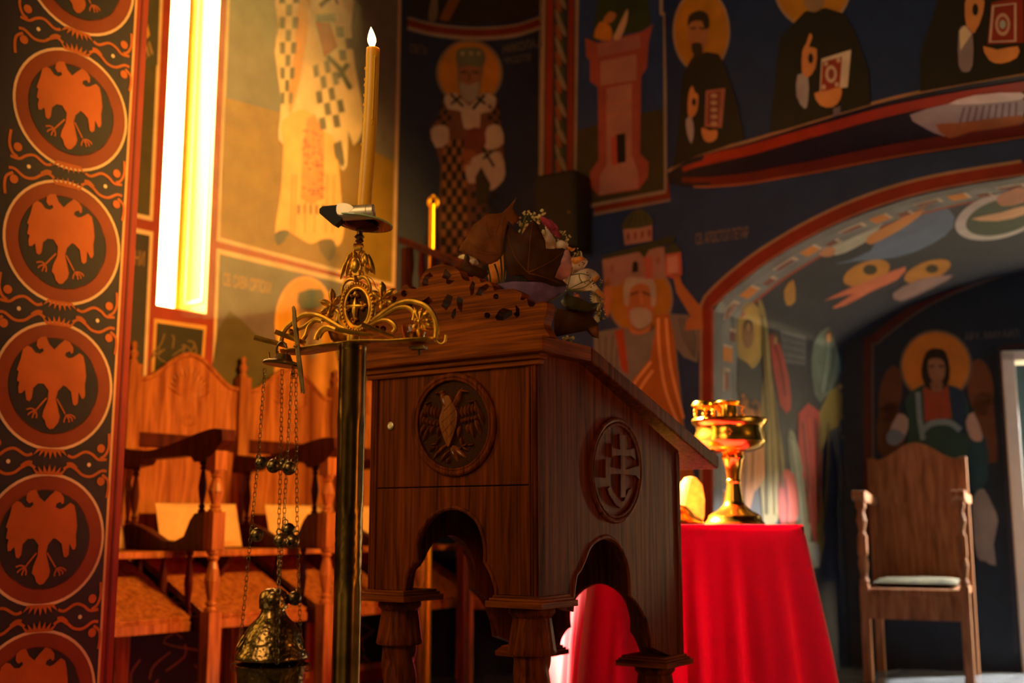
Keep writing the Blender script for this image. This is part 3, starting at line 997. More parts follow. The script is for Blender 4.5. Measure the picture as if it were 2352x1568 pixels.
NS = bvh_surf(nv)
# outer skin so that no light leaks in
# meander band along the front edge of the reveal
al = [0.0]
for i in range(1, len(PF)):
    al.append(al[-1] + (PF[i] - PF[i - 1]).length)
def vault(s_, d, off=0.0):
    i = 0
    while i < len(al) - 2 and al[i + 1] < s_:
        i += 1
    t = (s_ - al[i]) / max(1e-6, al[i + 1] - al[i])
    p = PF[i].lerp(PF[i + 1], t)
    tg = (PF[i + 1] - PF[i]).normalized()
    nrm = tg.cross(ND).normalized()
    ctr = Vector((2.0, 4.9, 1.2))
    if nrm.dot(ctr - p) < 0: nrm = -nrm
    return p + ND * d + nrm * off
def vband(mb, s0, s1, d0, d1, layer, mi):
    n = max(1, int((s1 - s0) / 0.05))
    for k in range(n):
        a = s0 + (s1 - s0) * k / n; b = s0 + (s1 - s0) * (k + 1) / n
        mb.add([vault(a, d0, layer * .0012), vault(a, d1, layer * .0012), vault(b, d1, layer * .0012), vault(b, d0, layer * .0012)], [(0, 1, 2, 3)], mi)
me_ = MB(); s_hi = al[-1] * 0.72; W = 0.24
vband(me_, 0.2, s_hi, 0.0, W, 1, 0)
vband(me_, 0.2, s_hi, W, W + 0.03, 1, 1)
for d in (0.02, 0.055, W - 0.02):
    vband(me_, 0.2, s_hi, d, d + 0.008, 2, 2)
s_ = 0.5; k = 0
while s_ < s_hi - 0.3:
    vband(me_, s_, s_ + 0.065, 0.085, 0.175, 3, 3)
    vband(me_, s_ + 0.065, s_ + 0.078, 0.085, 0.175, 3, 4)
    vband(me_, s_ + 0.10, s_ + 0.145, 0.15, 0.205, 3, 5)
    vband(me_, s_ + 0.145, s_ + 0.16, 0.15, 0.205, 3, 4)
    vband(me_, s_ + 0.19, s_ + 0.30, 0.085, 0.10, 3, 4)
    vband(me_, s_ + 0.285, s_ + 0.30, 0.085, 0.15, 3, 4)
    vband(me_, s_ + 0.20, s_ + 0.28, 0.11, 0.135, 3, 5)
    vband(me_, s_ + 0.10, s_ + 0.28, 0.175, 0.185, 4, 2)
    s_ += 0.33
obj('fresco_meander', me_, [paint((116, 124, 132)), paint((140, 60, 46)), paint((84, 92, 104)), paint((198, 132, 60)), paint((196, 180, 164)), paint((120, 62, 52))], niche,
    label='meander border of orange and red squares around the niche arch')

f = Fresco('fresco_saint', niche, NS, 'row of robed figures painted on the left side of the niche', True)
f.ell(1722, 770, 33, 77, (150, 132, 70), 2); f.ell(1721, 770, 26, 66, (166, 140, 70), 3)
f.ell(1716, 766, 14, 34, (130, 96, 62), 4)
f.poly([(1692, 820), (1716, 834), (1736, 860), (1742, 960), (1700, 930), (1690, 900)], (36, 38, 46), 4)
f.poly([(1740, 690), (1756, 712), (1766, 800), (1772, 900), (1792, 1000), (1802, 1120), (1782, 1200), (1752, 1200), (1742, 1010), (1752, 860)], (126, 112, 66), 3, 2)
f.poly([(1701, 905), (1722, 925), (1742, 925), (1756, 1090), (1730, 1130), (1700, 1240), (1696, 1100)], (178, 112, 58), 4, 2)
f.poly([(1765, 772), (1788, 788), (1810, 867), (1815, 940), (1790, 930)], (140, 46, 44), 4, 2)
f.poly([(1790, 1085), (1822, 1090), (1832, 1180), (1806, 1230), (1786, 1180)], (166, 60, 48), 5, 2)
f.poly([(1832, 950), (1880, 945), (1884, 1160), (1870, 1250), (1842, 1100)], (140, 44, 46), 4, 2)
f.poly([(1808, 1005), (1822, 995), (1844, 1080), (1862, 1200), (1850, 1290), (1826, 1180)], (104, 114, 108), 4, 2)
f.poly([(1791, 756), (1851, 772), (1848, 839), (1797, 832)], (70, 74, 86), 3)
for k in range(4):
    f.line([(1796, 770 + k * 17), (1846, 784 + k * 15)], 3, (40, 42, 54), 4)
f.poly([(1867, 788), (1902, 749), (1920, 800), (1931, 851), (1883, 925), (1864, 867)], (76, 92, 92), 3, 2)
f.poly([(1947, 788), (1979, 807), (1984, 947), (1960, 1100), (1925, 979), (1883, 1043), (1892, 1240), (1870, 1300), (1880, 947), (1930, 880)], (108, 96, 46), 4, 2)
f.ell(1962, 800, 14, 28, (130, 116, 50), 5); f.ell(1966, 850, 13, 30, (110, 98, 50), 5)
f.poly([(1925, 880), (1936, 860), (1940, 900), (1926, 910)], (160, 128, 100), 6)
f.poly([(1910, 1000), (1950, 1010), (1968, 1120), (1960, 1200), (1930, 1160)], (30, 32, 50), 5, 2)
f.poly([(1930, 1180), (1965, 1130), (1975, 1280), (1950, 1300)], (120, 30, 38), 6, 2)
f.poly([(1846, 1250), (1880, 1250), (1878, 1300), (1850, 1300)], (120, 126, 130), 5, 2)
f.poly([(1690, 1180), (1700, 1180), (1900, 1500), (1690, 1400)], (50, 48, 36), 2)
for x0, y0, x1, y1, c in ((1748, 720, 1760, 1180, (86, 78, 44)), (1758, 760, 1780, 1180, (150, 136, 92)), (1768, 860, 1794, 1120, (90, 80, 48)), (1706, 940, 1706, 1220, (136, 82, 40)), (1724, 940, 1728, 1120, (200, 140, 84)),
                          (1840, 970, 1856, 1200, (100, 28, 34)), (1856, 960, 1870, 1220, (172, 66, 62)), (1870, 960, 1878, 1180, (104, 30, 34)), (1816, 1010, 1842, 1240, (140, 148, 140)), (1800, 1100, 1806, 1210, (124, 40, 36)),
                          (1900, 770, 1886, 900, (104, 122, 120)), (1914, 790, 1896, 900, (54, 68, 72)), (1950, 830, 1946, 1040, (74, 66, 30)), (1968, 840, 1966, 1060, (142, 126, 64)), (1900, 970, 1884, 1240, (80, 70, 34)), (1776, 790, 1800, 910, (100, 28, 30))):
    f.line([(x0, y0), ((x0 + x1) / 2 + 4, (y0 + y1) / 2), (x1, y1)], 5, c, 7, 4)
for x, y, rx, ry in ((1716, 748, 10, 16), (1902, 770, 9, 16), (1778, 778, 7, 14), (1962, 826, 9, 16)):
    f.ell(x, y, rx, ry, (70, 52, 36), 7); f.ell(x - 1, y + 4, rx * .6, ry * .7, (150, 112, 78), 8)
f.build()
f = Fresco('fresco_angel', niche, NS, 'flying figures and a round cloud medallion painted in the niche vault', True)
f.poly([(1886, 575), (1910, 562), (1960, 544), (2010, 520), (2028, 512), (2000, 545), (1960, 570), (1920, 585)], (170, 176, 166), 2, 2)
f.poly([(1990, 545), (2030, 520), (2110, 478), (2125, 472), (2110, 496), (2060, 530), (2000, 560)], (184, 124, 70), 3, 2)
f.poly([(1880, 580), (1900, 566), (1918, 570), (1912, 586), (1892, 588)], (180, 128, 92), 3, 2)
f.poly([(2052, 478), (2110, 470), (2180, 480), (2190, 520), (2140, 560), (2060, 590), (1960, 600), (1920, 605), (2000, 575)], (78, 96, 130), 1, 2)
f.ell(2300, 492, 110, 52, (176, 170, 176), 3, -0.28); f.ell(2305, 494, 90, 40, (54, 66, 58), 4, -0.28)
f.poly([(2230, 500), (2300, 485), (2352, 470), (2352, 490), (2290, 505)], (200, 156, 124), 5, 2)
f.poly([(2290, 450), (2330, 430), (2352, 430), (2352, 462), (2300, 470)], (164, 110, 90), 5, 2)
f.ell(1990, 626, 56, 26, (160, 108, 40), 2, -0.35); f.ell(1998, 618, 16, 12, (40, 34, 22), 3)
f.poly([(1890, 690), (1950, 660), (2000, 640), (2080, 610), (2060, 640), (2000, 668), (1940, 700), (1910, 705), (1960, 672)], (166, 92, 70), 4, 2)
f.ell(2130, 622, 56, 22, (140, 94, 40), 2, -0.35); f.ell(2140, 616, 14, 10, (40, 34, 24), 3)
f.poly([(2050, 672), (2110, 640), (2190, 630), (2140, 660), (2070, 690)], (110, 90, 96), 4, 2)
f.poly([(1800, 665), (1822, 640), (1826, 690), (1806, 700)], (150, 110, 44), 3, 2)
f.build()

# end wall of the niche with the doorway
dl = FB.px(2320, 900)[0]; dtop = FB.px(2312, 822)[1]
nb = MB()
nb.prism(FB, [[(-1.2, 0), (dl, 0), (dl, dtop), (dl + 0.85, dtop), (dl + 0.85, 0), (dl + 2.4, 0), (dl + 2.4, 4.2), (-1.2, 4.2)]], -0.15, 0)
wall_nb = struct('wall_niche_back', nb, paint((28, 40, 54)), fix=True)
BS = plane_surf(NB0, NN2)
bl = [to_back(p) for p in PF]
f = Fresco('fresco_border', wall_nb, BS, 'dark red arched border on the end wall of the niche')
bp = smooth_pts([(1992, 1250), (1992, 1000), (1992, 800), (2008, 778), (2060, 735), (2120, 694), (2200, 656), (2352, 602)], 3, False)
f.line(bp, 18, (74, 30, 28), 2)
f.line([(x + (13 if y > 790 else 8), y + (0 if y > 790 else 10)) for x, y in bp], 5, (90, 76, 70), 3)
f.line([(2296, 800), (2336, 1500)], 10, (50, 52, 66), 2)
f.line([(2296, 800), (2360, 792)], 8, (60, 34, 34), 2)
f.build()
f = Fresco('fresco_angel', wall_nb, BS, 'fresco of an archangel with orange halo above the wooden chair')
f.ell(2045, 905, 26, 66, (92, 54, 34), 2, 0.15); f.ell(2252, 890, 30, 66, (110, 64, 36), 2, -0.1)
f.poly([(2020, 940), (2060, 925), (2080, 1010), (2050, 1060), (2015, 1030)], (84, 48, 30), 2, 2)
f.poly([(2235, 915), (2275, 905), (2285, 960), (2290, 1060), (2250, 1040)], (96, 58, 34), 2, 2)
f.ell(2150, 840, 83, 83, (116, 96, 80), 3); f.ell(2150, 840, 77, 77, (190, 118, 40), 4)
f.poly([(2119, 883), (2177, 883), (2215, 902), (2226, 960), (2221, 1130), (2100, 1130), (2085, 960), (2081, 915)], (44, 72, 62), 5, 2)
f.poly([(2120, 890), (2178, 886), (2186, 960), (2124, 968)], (150, 66, 40), 6)
f.poly([(2178, 886), (2216, 902), (2224, 1000), (2196, 990)], (36, 54, 76), 6)
f.poly([(2128, 808), (2150, 800), (2172, 808), (2182, 848), (2176, 884), (2150, 900), (2124, 884), (2116, 848)], (40, 26, 20), 7, 2)
f.poly([(2132, 828), (2150, 822), (2168, 830), (2170, 862), (2152, 884), (2134, 862)], (150, 104, 76), 8, 2)
f.poly([(2136, 878), (2166, 878), (2164, 900), (2140, 900)], (140, 98, 72), 8)
f.line([(2134, 842), (2146, 840)], 4, (40, 26, 20), 9); f.line([(2156, 840), (2168, 842)], 4, (40, 26, 20), 9)
f.line([(2108, 900), (2112, 960), (2120, 1010)], 12, (120, 140, 144), 8)
f.line([(2120, 988), (2140, 972), (2180, 970), (2206, 988)], 14, (120, 140, 144), 8, 3)
f.poly([(2040, 1000), (2062, 950), (2086, 962), (2080, 1000), (2050, 1018)], (170, 150, 142), 7, 2)
f.poly([(2036, 1000), (2052, 984), (2080, 1000), (2060, 1022), (2040, 1018)], (110, 124, 140), 8, 2)
f.poly([(2218, 968), (2236, 946), (2258, 1004), (2244, 1014), (2228, 1004)], (176, 146, 130), 7, 2)
f.poly([(2226, 1000), (2262, 1000), (2270, 1100), (2230, 1130)], (34, 64, 74), 6, 2)
f.poly([(2237, 1138), (2259, 1122), (2280, 1160), (2293, 1196), (2282, 1250), (2288, 1298), (2262, 1288), (2243, 1276), (2233, 1190)], (130, 126, 122), 7, 2)
f.build()
inscription('inscription', wall_nb, 'АРХ. МИХАИЛ', (2216, 782), (2340, 774), 18, BS, 'faint letters beside the orange halo', (96, 92, 92))
# door casing
dr = bpy.data.objects.new('door_1', None); COL.objects.link(dr)
dr['kind'] = 'structure'; dr['label'] = 'bright white door casing in the niche at the right edge'
white = plain('white_gloss_paint', (236, 234, 228), 0.35, 0, 0.03)
dc = MB()
dc.box(FB, (dl - 0.035, dl + 0.03), (0, dtop + 0.03), (-0.15, 0.03)); 
obj('door_jamb', dc, white, dr, bevel=0.004)
dc = MB(); dc.box(FB, (dl + 0.82, dl + 0.885), (0, dtop + 0.03), (-0.15, 0.03)); obj('door_jamb', dc, white, dr, bevel=0.004)
dc = MB(); dc.box(FB, (dl - 0.035, dl + 0.885), (dtop - 0.02, dtop + 0.035), (-0.15, 0.03)); obj('door_head', dc, white, dr, bevel=0.004)
pas = MB(); pas.box(FB, (dl - 0.3, dl + 2.0), (0, 2.2), (-1.6, -1.5))
struct('wall_passage', pas, paint((30, 50, 64)))

# ---- painted pillar at the left edge
P0 = Vector(((257 - 1176) / FPX * 3.3, 3.3, 0))
FP = Fr(P0, LD, UP, LN)
pl = MB(); pl.box(FP, (-0.53, 0.045), (0, ZC), (-0.45, 0))
wall_pillar = struct('wall_pillar', pl, paint((150, 44, 22)))
PS = plane_surf(P0, LN)
PNAVY = (48, 40, 44)
f = Fresco('fresco_border', wall_pillar, PS, 'pale line and red edge along the painted pillar')
mbp = f.mb
def pq(mb, u0, u1, v0, v1, layer, mi):
    mb.add([FP(u0, v0, layer * .0011), FP(u1, v0, layer * .0011), FP(u1, v1, layer * .0011), FP(u0, v1, layer * .0011)], [(0, 1, 2, 3)], mi)
pq(mbp, -0.47, 0.0, 0, ZC, 1, f._mi(PNAVY))
pq(mbp, -0.474, -0.466, 0, ZC, 2, f._mi((226, 170, 108)))
pq(mbp, -0.004, 0.004, 0, ZC, 2, f._mi((226, 170, 108)))
pq(mbp, 0.020, 0.026, 0, ZC, 2, f._mi((110, 26, 14)))
f.build()
cys = [-85, 237, 551, 885, 1238, 1600]
zs = [FP.px(115, y)[1] for y in cys]
zt = FP.px(115, 407)[1]; zb = FP.px(115, 697)[1]
RM = (zt - zb) / 2
uc = -0.008 - RM
EG = lambda x, y: (x / 4.61, 60 + y / 4.61)
cpx = FP.px(*EG(545, 825))
eagle = [(355, 380), (365, 325), (400, 305), (455, 312), (490, 400), (540, 460), (590, 420), (650, 385), (700, 420), (735, 480), (735, 530), (715, 540), (700, 510), (660, 515), (650, 545), (690, 580), (730, 580), (800, 550), (840, 590), (858, 680), (868, 800), (855, 880), (858, 990), (840, 1020), (820, 1010), (790, 940), (782, 1050), (755, 1070), (730, 1050), (712, 920), (660, 860), (630, 840), (575, 885), (555, 960), (580, 1080), (595, 1150), (580, 1200), (530, 1250), (490, 1250), (455, 1210), (440, 1150), (412, 1110), (425, 1050), (470, 960), (480, 860), (430, 780), (370, 765), (320, 800), (305, 900), (280, 925), (250, 905), (235, 800), (200, 825), (170, 820), (165, 760), (178, 710), (152, 690), (170, 600), (150, 580), (190, 480), (215, 385), (260, 362), (300, 385), (345, 450), (395, 470), (430, 450), (420, 420), (385, 425), (370, 405)]
eu = [tuple(Vector(FP.px(*EG(*p))) - Vector(cpx)) for p in eagle]
legs = [[(460, 930), (400, 980), (345, 1030)], [(340, 1025), (300, 1000), (250, 1000)], [(340, 1030), (290, 1040), (265, 1060)], [(345, 1035), (320, 1070), (310, 1100)], [(345, 1035), (355, 1080), (350, 1110)],
        [(565, 960), (610, 1050), (650, 1130)], [(650, 1150), (700, 1150), (745, 1180), (750, 1200)], [(655, 1160), (640, 1190), (640, 1215)], [(670, 1160), (690, 1200), (690, 1225)], [(680, 1160), (720, 1190), (720, 1220)]]
lu = [[tuple(Vector(FP.px(*EG(*p))) - Vector(cpx)) for p in l] for l in legs]
GC = FP.px(112, 76)   # middle of the gap above the first medallion
gm = [((700, 70), (760, 108), (870, 90), (950, 140), (1010, 210), (1095, 235)), ((1120, -10), (1118, 120), (1080, 190), (1030, 205)),
      ((655, 190), (720, 180), (790, 240), (850, 310), (940, 352), (1040, 330), (1095, 352)), ((1050, 372), (1105, 440), (1112, 520), (1095, 610)),
      ((690, 150), (740, 165), (790, 225))]
gu = [[tuple(Vector(FP.px(*EG(*p))) - Vector(GC)) for p in l] for l in gm]
gd = [tuple(Vector(FP.px(*EG(*p))) - Vector(GC)) for p in ((1038, 110), (1035, 430), (915, 230))]
OC = (206, 104, 26)
def ring2(mb, r0, r1, z, layer, mi, n=48):
    for k in range(n):
        a, b = 2 * pi * k / n, 2 * pi * (k + 1) / n
        mb.add([FP(uc + r0 * cos(a), z + r0 * sin(a), layer * .0011), FP(uc + r1 * cos(a), z + r1 * sin(a), layer * .0011),
                FP(uc + r1 * cos(b), z + r1 * sin(b), layer * .0011), FP(uc + r0 * cos(b), z + r0 * sin(b), layer * .0011)], [(0, 1, 2, 3)], mi)
def stroke(mb, pts, w, layer, mi, du=0, dz=0, mir=1):
    pts = smooth_pts(pts, 4, False)
    for i in range(len(pts) - 1):
        a = Vector(pts[i]); b = Vector(pts[i + 1]); d = (b - a)
        if d.length < 1e-6: continue
        t = Vector((-d.y, d.x)).normalized() * w / 2
        q = [a + t, b + t, b - t, a - t]
        P = [FP(du + mir * p.x, dz + p.y, layer * .0011) for p in q]
        mb.add(P, [(0, 1, 2, 3)] if mir < 0 else [(3, 2, 1, 0)], mi)
ord_ = ['topmost', 'second', 'third', 'fourth', 'fifth', 'lowest']
for i, z in enumerate(zs):
    mb = MB()
    ring2(mb, RM * 0.955, RM, z, 3, 0); ring2(mb, RM * 0.73, RM * 0.958, z, 2, 1); ring2(mb, 0.0, RM * 0.75, z, 2, 2)
    med = obj('painted_medallion', mb, [paint((232, 190, 138)), paint((140, 58, 14)), paint((42, 36, 36))], wall_pillar,
              label='orange ringed medallion on the painted pillar, %s one' % ord_[i])
    mb = MB()
    tr_ = tessellate_polygon([[Vector((p[0], p[1], 0)) for p in eu]])
    mb.add([FP(uc + p[0], z + p[1], .0045) for p in eu], [tuple(t) for t in tr_])
    for l in lu:
        stroke(mb, l, 0.0045, 4, 0, uc, z)
    eg_o = obj('painted_eagle', mb, paint((190, 94, 28)), med, label='orange two-headed eagle', fix=True)
for i in range(len(zs) - 1):
    zg = (zs[i] + zs[i + 1]) / 2
    mb = MB()
    for mir in (1, -1):
        for l in gu:
            stroke(mb, l, 0.008, 3, 0, uc, zg, mir)
        for k, (x, y) in enumerate(gd):
            r = 0.0125 if k < 2 else 0.006
            mb.add([FP(uc + mir * x + r * cos(t * pi / 8), zg + y + r * sin(t * pi / 8), .0036) for t in range(16)], [tuple(range(16))], 0 if k < 2 else 1)
    for sgn in (1, -1):
        for q in range(-3, 4):
            c0 = (0.012 * q, 0.006 * sgn * (3 - abs(q)) * 0.5)
            b = Vector((0.010 * q, sgn * 0.036)); t = Vector((0.017 * q, sgn * (0.006 + 0.0035 * abs(q))))
            mb.add([FP(uc + b.x - 0.008, zg + b.y, .0036), FP(uc + b.x + 0.008, zg + b.y, .0036), FP(uc + t.x, zg + t.y, .0036)], [(0, 1, 2)], 0)
    obj('painted_scrollwork', mb, [paint((196, 100, 30)), paint((240, 205, 150))], wall_pillar, fix=True)
# ================================================================ choir stalls along the left wall
PITCH = 0.56
LOC = Fr((0, 0, 0), (1, 0, 0), (0, 0, 1), (0, -1, 0))      # u along the wall, v up, w out from the wall (local -y)
def spindle(mb, u, w, z0, z1, r=0.016, n=10):
    h = z1 - z0
    pr = [(0.9, 0), (0.9, .06), (.55, .09), (.85, .13), (.5, .18), (.75, .3), (1.05, .5), (.75, .7), (.5, .82), (.85, .87), (.55, .91), (.9, .94), (.9, 1)]
    mb.lathe([(r * a, z0 + h * b) for a, b in pr], LOC(u, 0, w) , n)

SIDE = Fr((0, 0, 0), (0, -1, 0), (0, 0, 1), (1, 0, 0))     # u out from the wall, v up, w along the wall
def divider(t, x):
    S = SIDE.off(x)
    mb = MB()
    top = smooth_pts([(0.0, 1.065), (0.1, 1.045), (0.22, 1.04), (0.36, 1.06), (0.5, 1.09), (0.6, 1.105), (0.66, 1.10)], 4, False)
    bot = [(0.665, 1.06), (0.63, 1.025), (0.60, 1.005), (0.53, 0.985), (0.50, 0.985), (0.48, 1.005), (0.46, 1.01), (0.18, 1.005), (0.16, 0.985), (0.06, 0.975), (0.0, 0.975)]
    mb.prism(S, [top + bot], -0.03, 0.03)
    obj('armrest', mb, STALL_D, t, fix=True, bevel=0.006)
    mb = MB()
    pts = [(0.0, 0.755), (0.12, 0.755), (0.2, 0.735), (0.3, 0.695), (0.38, 0.69), (0.44, 0.71), (0.475, 0.77), (0.50, 0.795), (0.56, 0.80), (0.61, 0.81), (0.61, 0.655), (0.0, 0.655)]
    mb.prism(S, [pts], -0.02, 0.02)
    obj('side_rail', mb, STALL_D, t, fix=True, bevel=0.004)
    mb = MB(); mb.box(S, (0.0, 0.61), (0.36, 0.42), (-0.02, 0.02))
    obj('lower_rail', mb, STALL_D, t, bevel=0.004)
    for w, z0, z1 in ((0.09, 0.75, 0.98), (0.52, 0.795, 0.988)):
        mb = MB(); spindle(mb, x, w, z0, z1); obj('spindle', mb, STALL_D, t, smooth=True)
    for w in (0.14, 0.30, 0.46):
        mb = MB(); spindle(mb, x, w, 0.418, 0.657); obj('spindle', mb, STALL_D, t, smooth=True)
    # front post, square blocks and turned lengths
    mb = MB(); f0 = 0.60
    for z0, z1 in ((0.95, 1.045), (0.66, 0.80), (0.0, 0.44)):
        mb.box(S, (f0 - 0.028, f0 + 0.028), (z0, z1), (-0.028, 0.028))
    spindle(mb, x, f0, 0.80, 0.95, 0.028, 12); spindle(mb, x, f0, 0.44, 0.66, 0.028, 12)
    obj('front_post', mb, STALL, t, bevel=0.003)

def make_stall():
    t = thing('choir_stall', '', 'stall')
    L = LOC
    # back post with finial
    mb = MB(); mb.box(L, (-0.03, 0.03), (0, 1.40), (0.0, 0.055)); bp_ = obj('back_post', mb, STALL, t, bevel=0.004)
    mb = MB(); mb.lathe([(.018, 1.40), (.02, 1.41), (.010, 1.42), (.019, 1.44), (.019, 1.45), (.009, 1.46), (.013, 1.475), (.013, 1.485), (.005, 1.495)], L(0, 0, 0.028), 12)
    obj('finial', mb, STALL, bp_, smooth=True)
    # arched upper back panel
    mb = MB(); n = 28
    up = [(0.03 + (PITCH - 0.06) * i / n, 1.345 + 0.125 * (0.5 - 0.5 * cos(2 * pi * min(1, max(0, (i / n - 0.04) / 0.92)))) ** 0.85) for i in range(n + 1)]
    mb.prism(L, [[(0.03, 1.125)] + [(PITCH - 0.03, 1.125)] + up[::-1]], 0.008, 0.03)
    pan = obj('back_panel', mb, STALL, t, fix=True, bevel=0.003)
    mb = MB(); mb.tube([L(u, v, 0.03) for u, v in up], 0.011, 8); obj('panel_moulding', mb, STALL, pan, smooth=True)
    mb = MB(); c = (PITCH / 2, 1.27)
    for k in range(13):
        a = radians(28 + k * 124 / 12)
        r = 0.165 - 0.04 * abs(k - 6) / 6
        mb.blob(L, (c[0] + 0.02 * cos(a), c[1] + 0.02 * sin(a)), (c[0] + r * cos(a), c[1] + r * sin(a)), 0.022, 0.009, 0.029, bias=0.8)
    obj('carved_shell', mb, STALL, pan, smooth=True)
    mb = MB()
    for k in range(10):
        a = 2 * pi * k / 10
        mb.blob(L, c if False else (PITCH / 2 + 0.008 * cos(a), 1.19 + 0.006 * sin(a)), (PITCH / 2 + 0.05 * cos(a), 1.19 + 0.03 * sin(a)), 0.015, 0.006, 0.029)
    obj('carved_rosette', mb, STALL, pan, smooth=True)
    mb = MB(); mb.box(L, (0.03, PITCH - 0.03), (1.07, 1.125), (0.004, 0.034)); obj('back_rail', mb, STALL_D, t, bevel=0.003)
    mb = MB(); mb.box(L, (0.03, PITCH - 0.03), (0.64, 1.07), (0.004, 0.018)); obj('lower_back_panel', mb, STALL, t)
    # seat board with bracket and slanted kneeling board
    mb = MB(); mb.box(L, (0.03, PITCH - 0.03), (0.63, 0.655), (0.02, 0.40)); obj('seat', mb, STALL, t, bevel=0.004)
    mb = MB(); B = SIDE.off(PITCH / 2)
    mb.prism(B, [[(0.05, 0.63), (0.36, 0.63), (0.20, 0.46), (0.05, 0.44)]], -0.012, 0.012); obj('seat_bracket', mb, STALL_D, t, fix=True)
    mb = MB()
    mb.prism(SIDE, [[(0.10, 0.60), (0.52, 0.395), (0.53, 0.42), (0.11, 0.625)]], 0.035, PITCH - 0.035); obj('slanted_board', mb, STALL, t, fix=True, bevel=0.003)
    mb = MB(); mb.box(L, (0.035, PITCH - 0.035), (0.37, 0.405), (0.50, 0.535)); obj('board_lip', mb, STALL, t, bevel=0.004)
    divider(t, 0.0)
    return t

stall = make_stall()
slabels = ['carved wooden choir stall half hidden behind the painted pillar',
           'carved wooden choir stall under the slit window, shell carved back in full view',
           'carved wooden choir stall behind the hanging censer',
           'carved wooden choir stall behind the brass candle stand',
           'carved wooden choir stall seen through the arch of the lectern']
ang_l = math.atan2(LD.y, LD.x)
cush_m = plain('pale_cushion_cloth', (226, 172, 104), 0.85, 0, 0.08, 30, 0.1)
clabels = ['pale cushion in the stall beside the painted pillar', 'pale cushion in the stall under the slit window',
           'pale cushion behind the chains of the censer', 'pale cushion in the stall behind the candle stand', 'pale cushion in the stall seen through the lectern arch']
stalls = []
for k in range(5):
    t = stall if k == 0 else copy_tree(stall)
    if k < 4:
        p = FL((k - 1) * PITCH, 0, 0.004); a = ang_l
    else:
        p = PA + cx * 0.20 - cn * -0.06; a = math.atan2(cx.y, cx.x) + 0.12
        p = PA + cx * 0.36 + cn * 0.0
    t.location = (p.x, p.y, 0); t.rotation_euler = (0, 0, a)
    t['label'] = slabels[k]; t['category'] = 'stall'; t['group'] = 'choir stalls along the wall'
    stalls.append(t)
    if k < 4:
        mb = MB()
        n = 10
        # soft pad leaning against the back
        CF = Fr((0, 0, 0), (1, 0, 0), (0, 0.30, 1), (0, -1, 0.3))
        V = []; F = []
        for sgn in (1, -1):
            for i in range(n + 1):
                for j in range(n + 1):
                    x = i / n; y = j / n
                    e = (max(0, 1 - (2 * x - 1) ** 6) * max(0, 1 - (2 * y - 1) ** 6)) ** 0.5
                    V.append(CF(-0.20 + 0.40 * x, 0.004 + 0.185 * y, sgn * 0.022 * e))
        for q in range(2):
            for i in range(n):
                for j in range(n):
                    a_ = q * (n + 1) ** 2 + i * (n + 1) + j
                    fc = (a_, a_ + n + 1, a_ + n + 2, a_ + 1)
                    F.append(fc if q == 0 else fc[::-1])
        mb.add(V, F)
        c_ = obj('cushion', mb, cush_m, None, smooth=True, fix=True)
        c_.location = FL((k - 1) * PITCH + PITCH / 2, 0.657, 0.17)
        c_.rotation_euler = (0, 0, a)
        tag(c_, clabels[k], 'cushion', 'cushions in the choir stalls')

# ================================================================ lectern
AZ = radians(35)
LA = at(1237, 1200, 2.5); LA.z = 0
BD = Vector((-cos(AZ), sin(AZ), 0)); SD = Vector((sin(AZ), cos(AZ), 0))
BN = Vector((-sin(AZ), -cos(AZ), 0)); SN = Vector((cos(AZ), -sin(AZ), 0))
FBK = Fr(LA, -BD, UP, BN)          # u runs to the right along the back panel (negative = left)
FSD = Fr(LA, SD, UP, SN)           # u runs away along the side panel
bw_ = -FBK.px(848, 1200)[0]        # width of the box
sd_ = FSD.px(1562, 1200)[0]        # depth of the box
zA0 = FBK.px(1237, 1370)[1]; zA1 = FBK.px(1245, 812)[1]
zD0 = FSD.px(1562, 1520)[1]; zD1 = FSD.px(1562, 1035)[1]
TK = 0.024
lec = thing('lectern', 'dark carved wooden lectern with sloping top, pierced crest and spiral legs', 'lectern', (LA.x, LA.y, 0))
BA = [(926, 1356), (931, 1323), (944, 1298), (956, 1288), (955, 1247), (969, 1212), (991, 1185), (1021, 1168), (1052, 1166), (1082, 1182), (1102, 1207), (1114, 1252), (1114, 1290), (1127, 1313), (1139, 1348), (1140, 1368)]
ba = FBK.pxs(BA); ba[0] = (ba[0][0], zA0); ba[-1] = (ba[-1][0], zA0)
def sm_arch(a, brk):
    out = []
    for i in range(len(brk) - 1):
        seg = a[brk[i]:brk[i + 1] + 1]
        s = smooth_pts(seg, 4, False)
        out += s if i == len(brk) - 2 else s[:-1]
    return out
ba = sm_arch(ba, [0, 3, 12, 15])
seam = FBK.px(1045, 1117)[1]
mb = MB(); mb.prism(FBK, [[(-bw_, zA0)] + ba + [(0, zA0), (0, seam - 0.0012), (-bw_, seam - 0.0012)]], -TK, 0)
obj('back_panel', mb, OAK, lec, fix=True, bevel=0.002)
# moulded edge round the arch
mb = MB(); mb.tube([FBK(u, v, -0.002) for u, v in ba], 0.006, 8); obj('arch_moulding', mb, OAK, lec, smooth=True)
door = MB(); door.box(FBK, (-bw_, 0), (seam + 0.0012, zA1), (-TK, 0)); dr_ = obj('door', door, OAK, lec, bevel=0.0015)
# lock
lk = MB(); lu_, lv_ = FBK.px(898, 978)
lk.lathe([(0.0098, 0), (0.0098, 0.003), (0.0075, 0.0045), (0.006, 0.003), (0.006, 0.0045), (0.0, 0.0045)], FBK(lu_, lv_, 0.0), 24, axis=BN)
lk.box(FBK, (lu_ - 0.001, lu_ + 0.001), (lv_ - 0.004, lv_ + 0.004), (0.003, 0.0055))
obj('lock', lk, STEEL, dr_, smooth=True, label='small round metal lock')
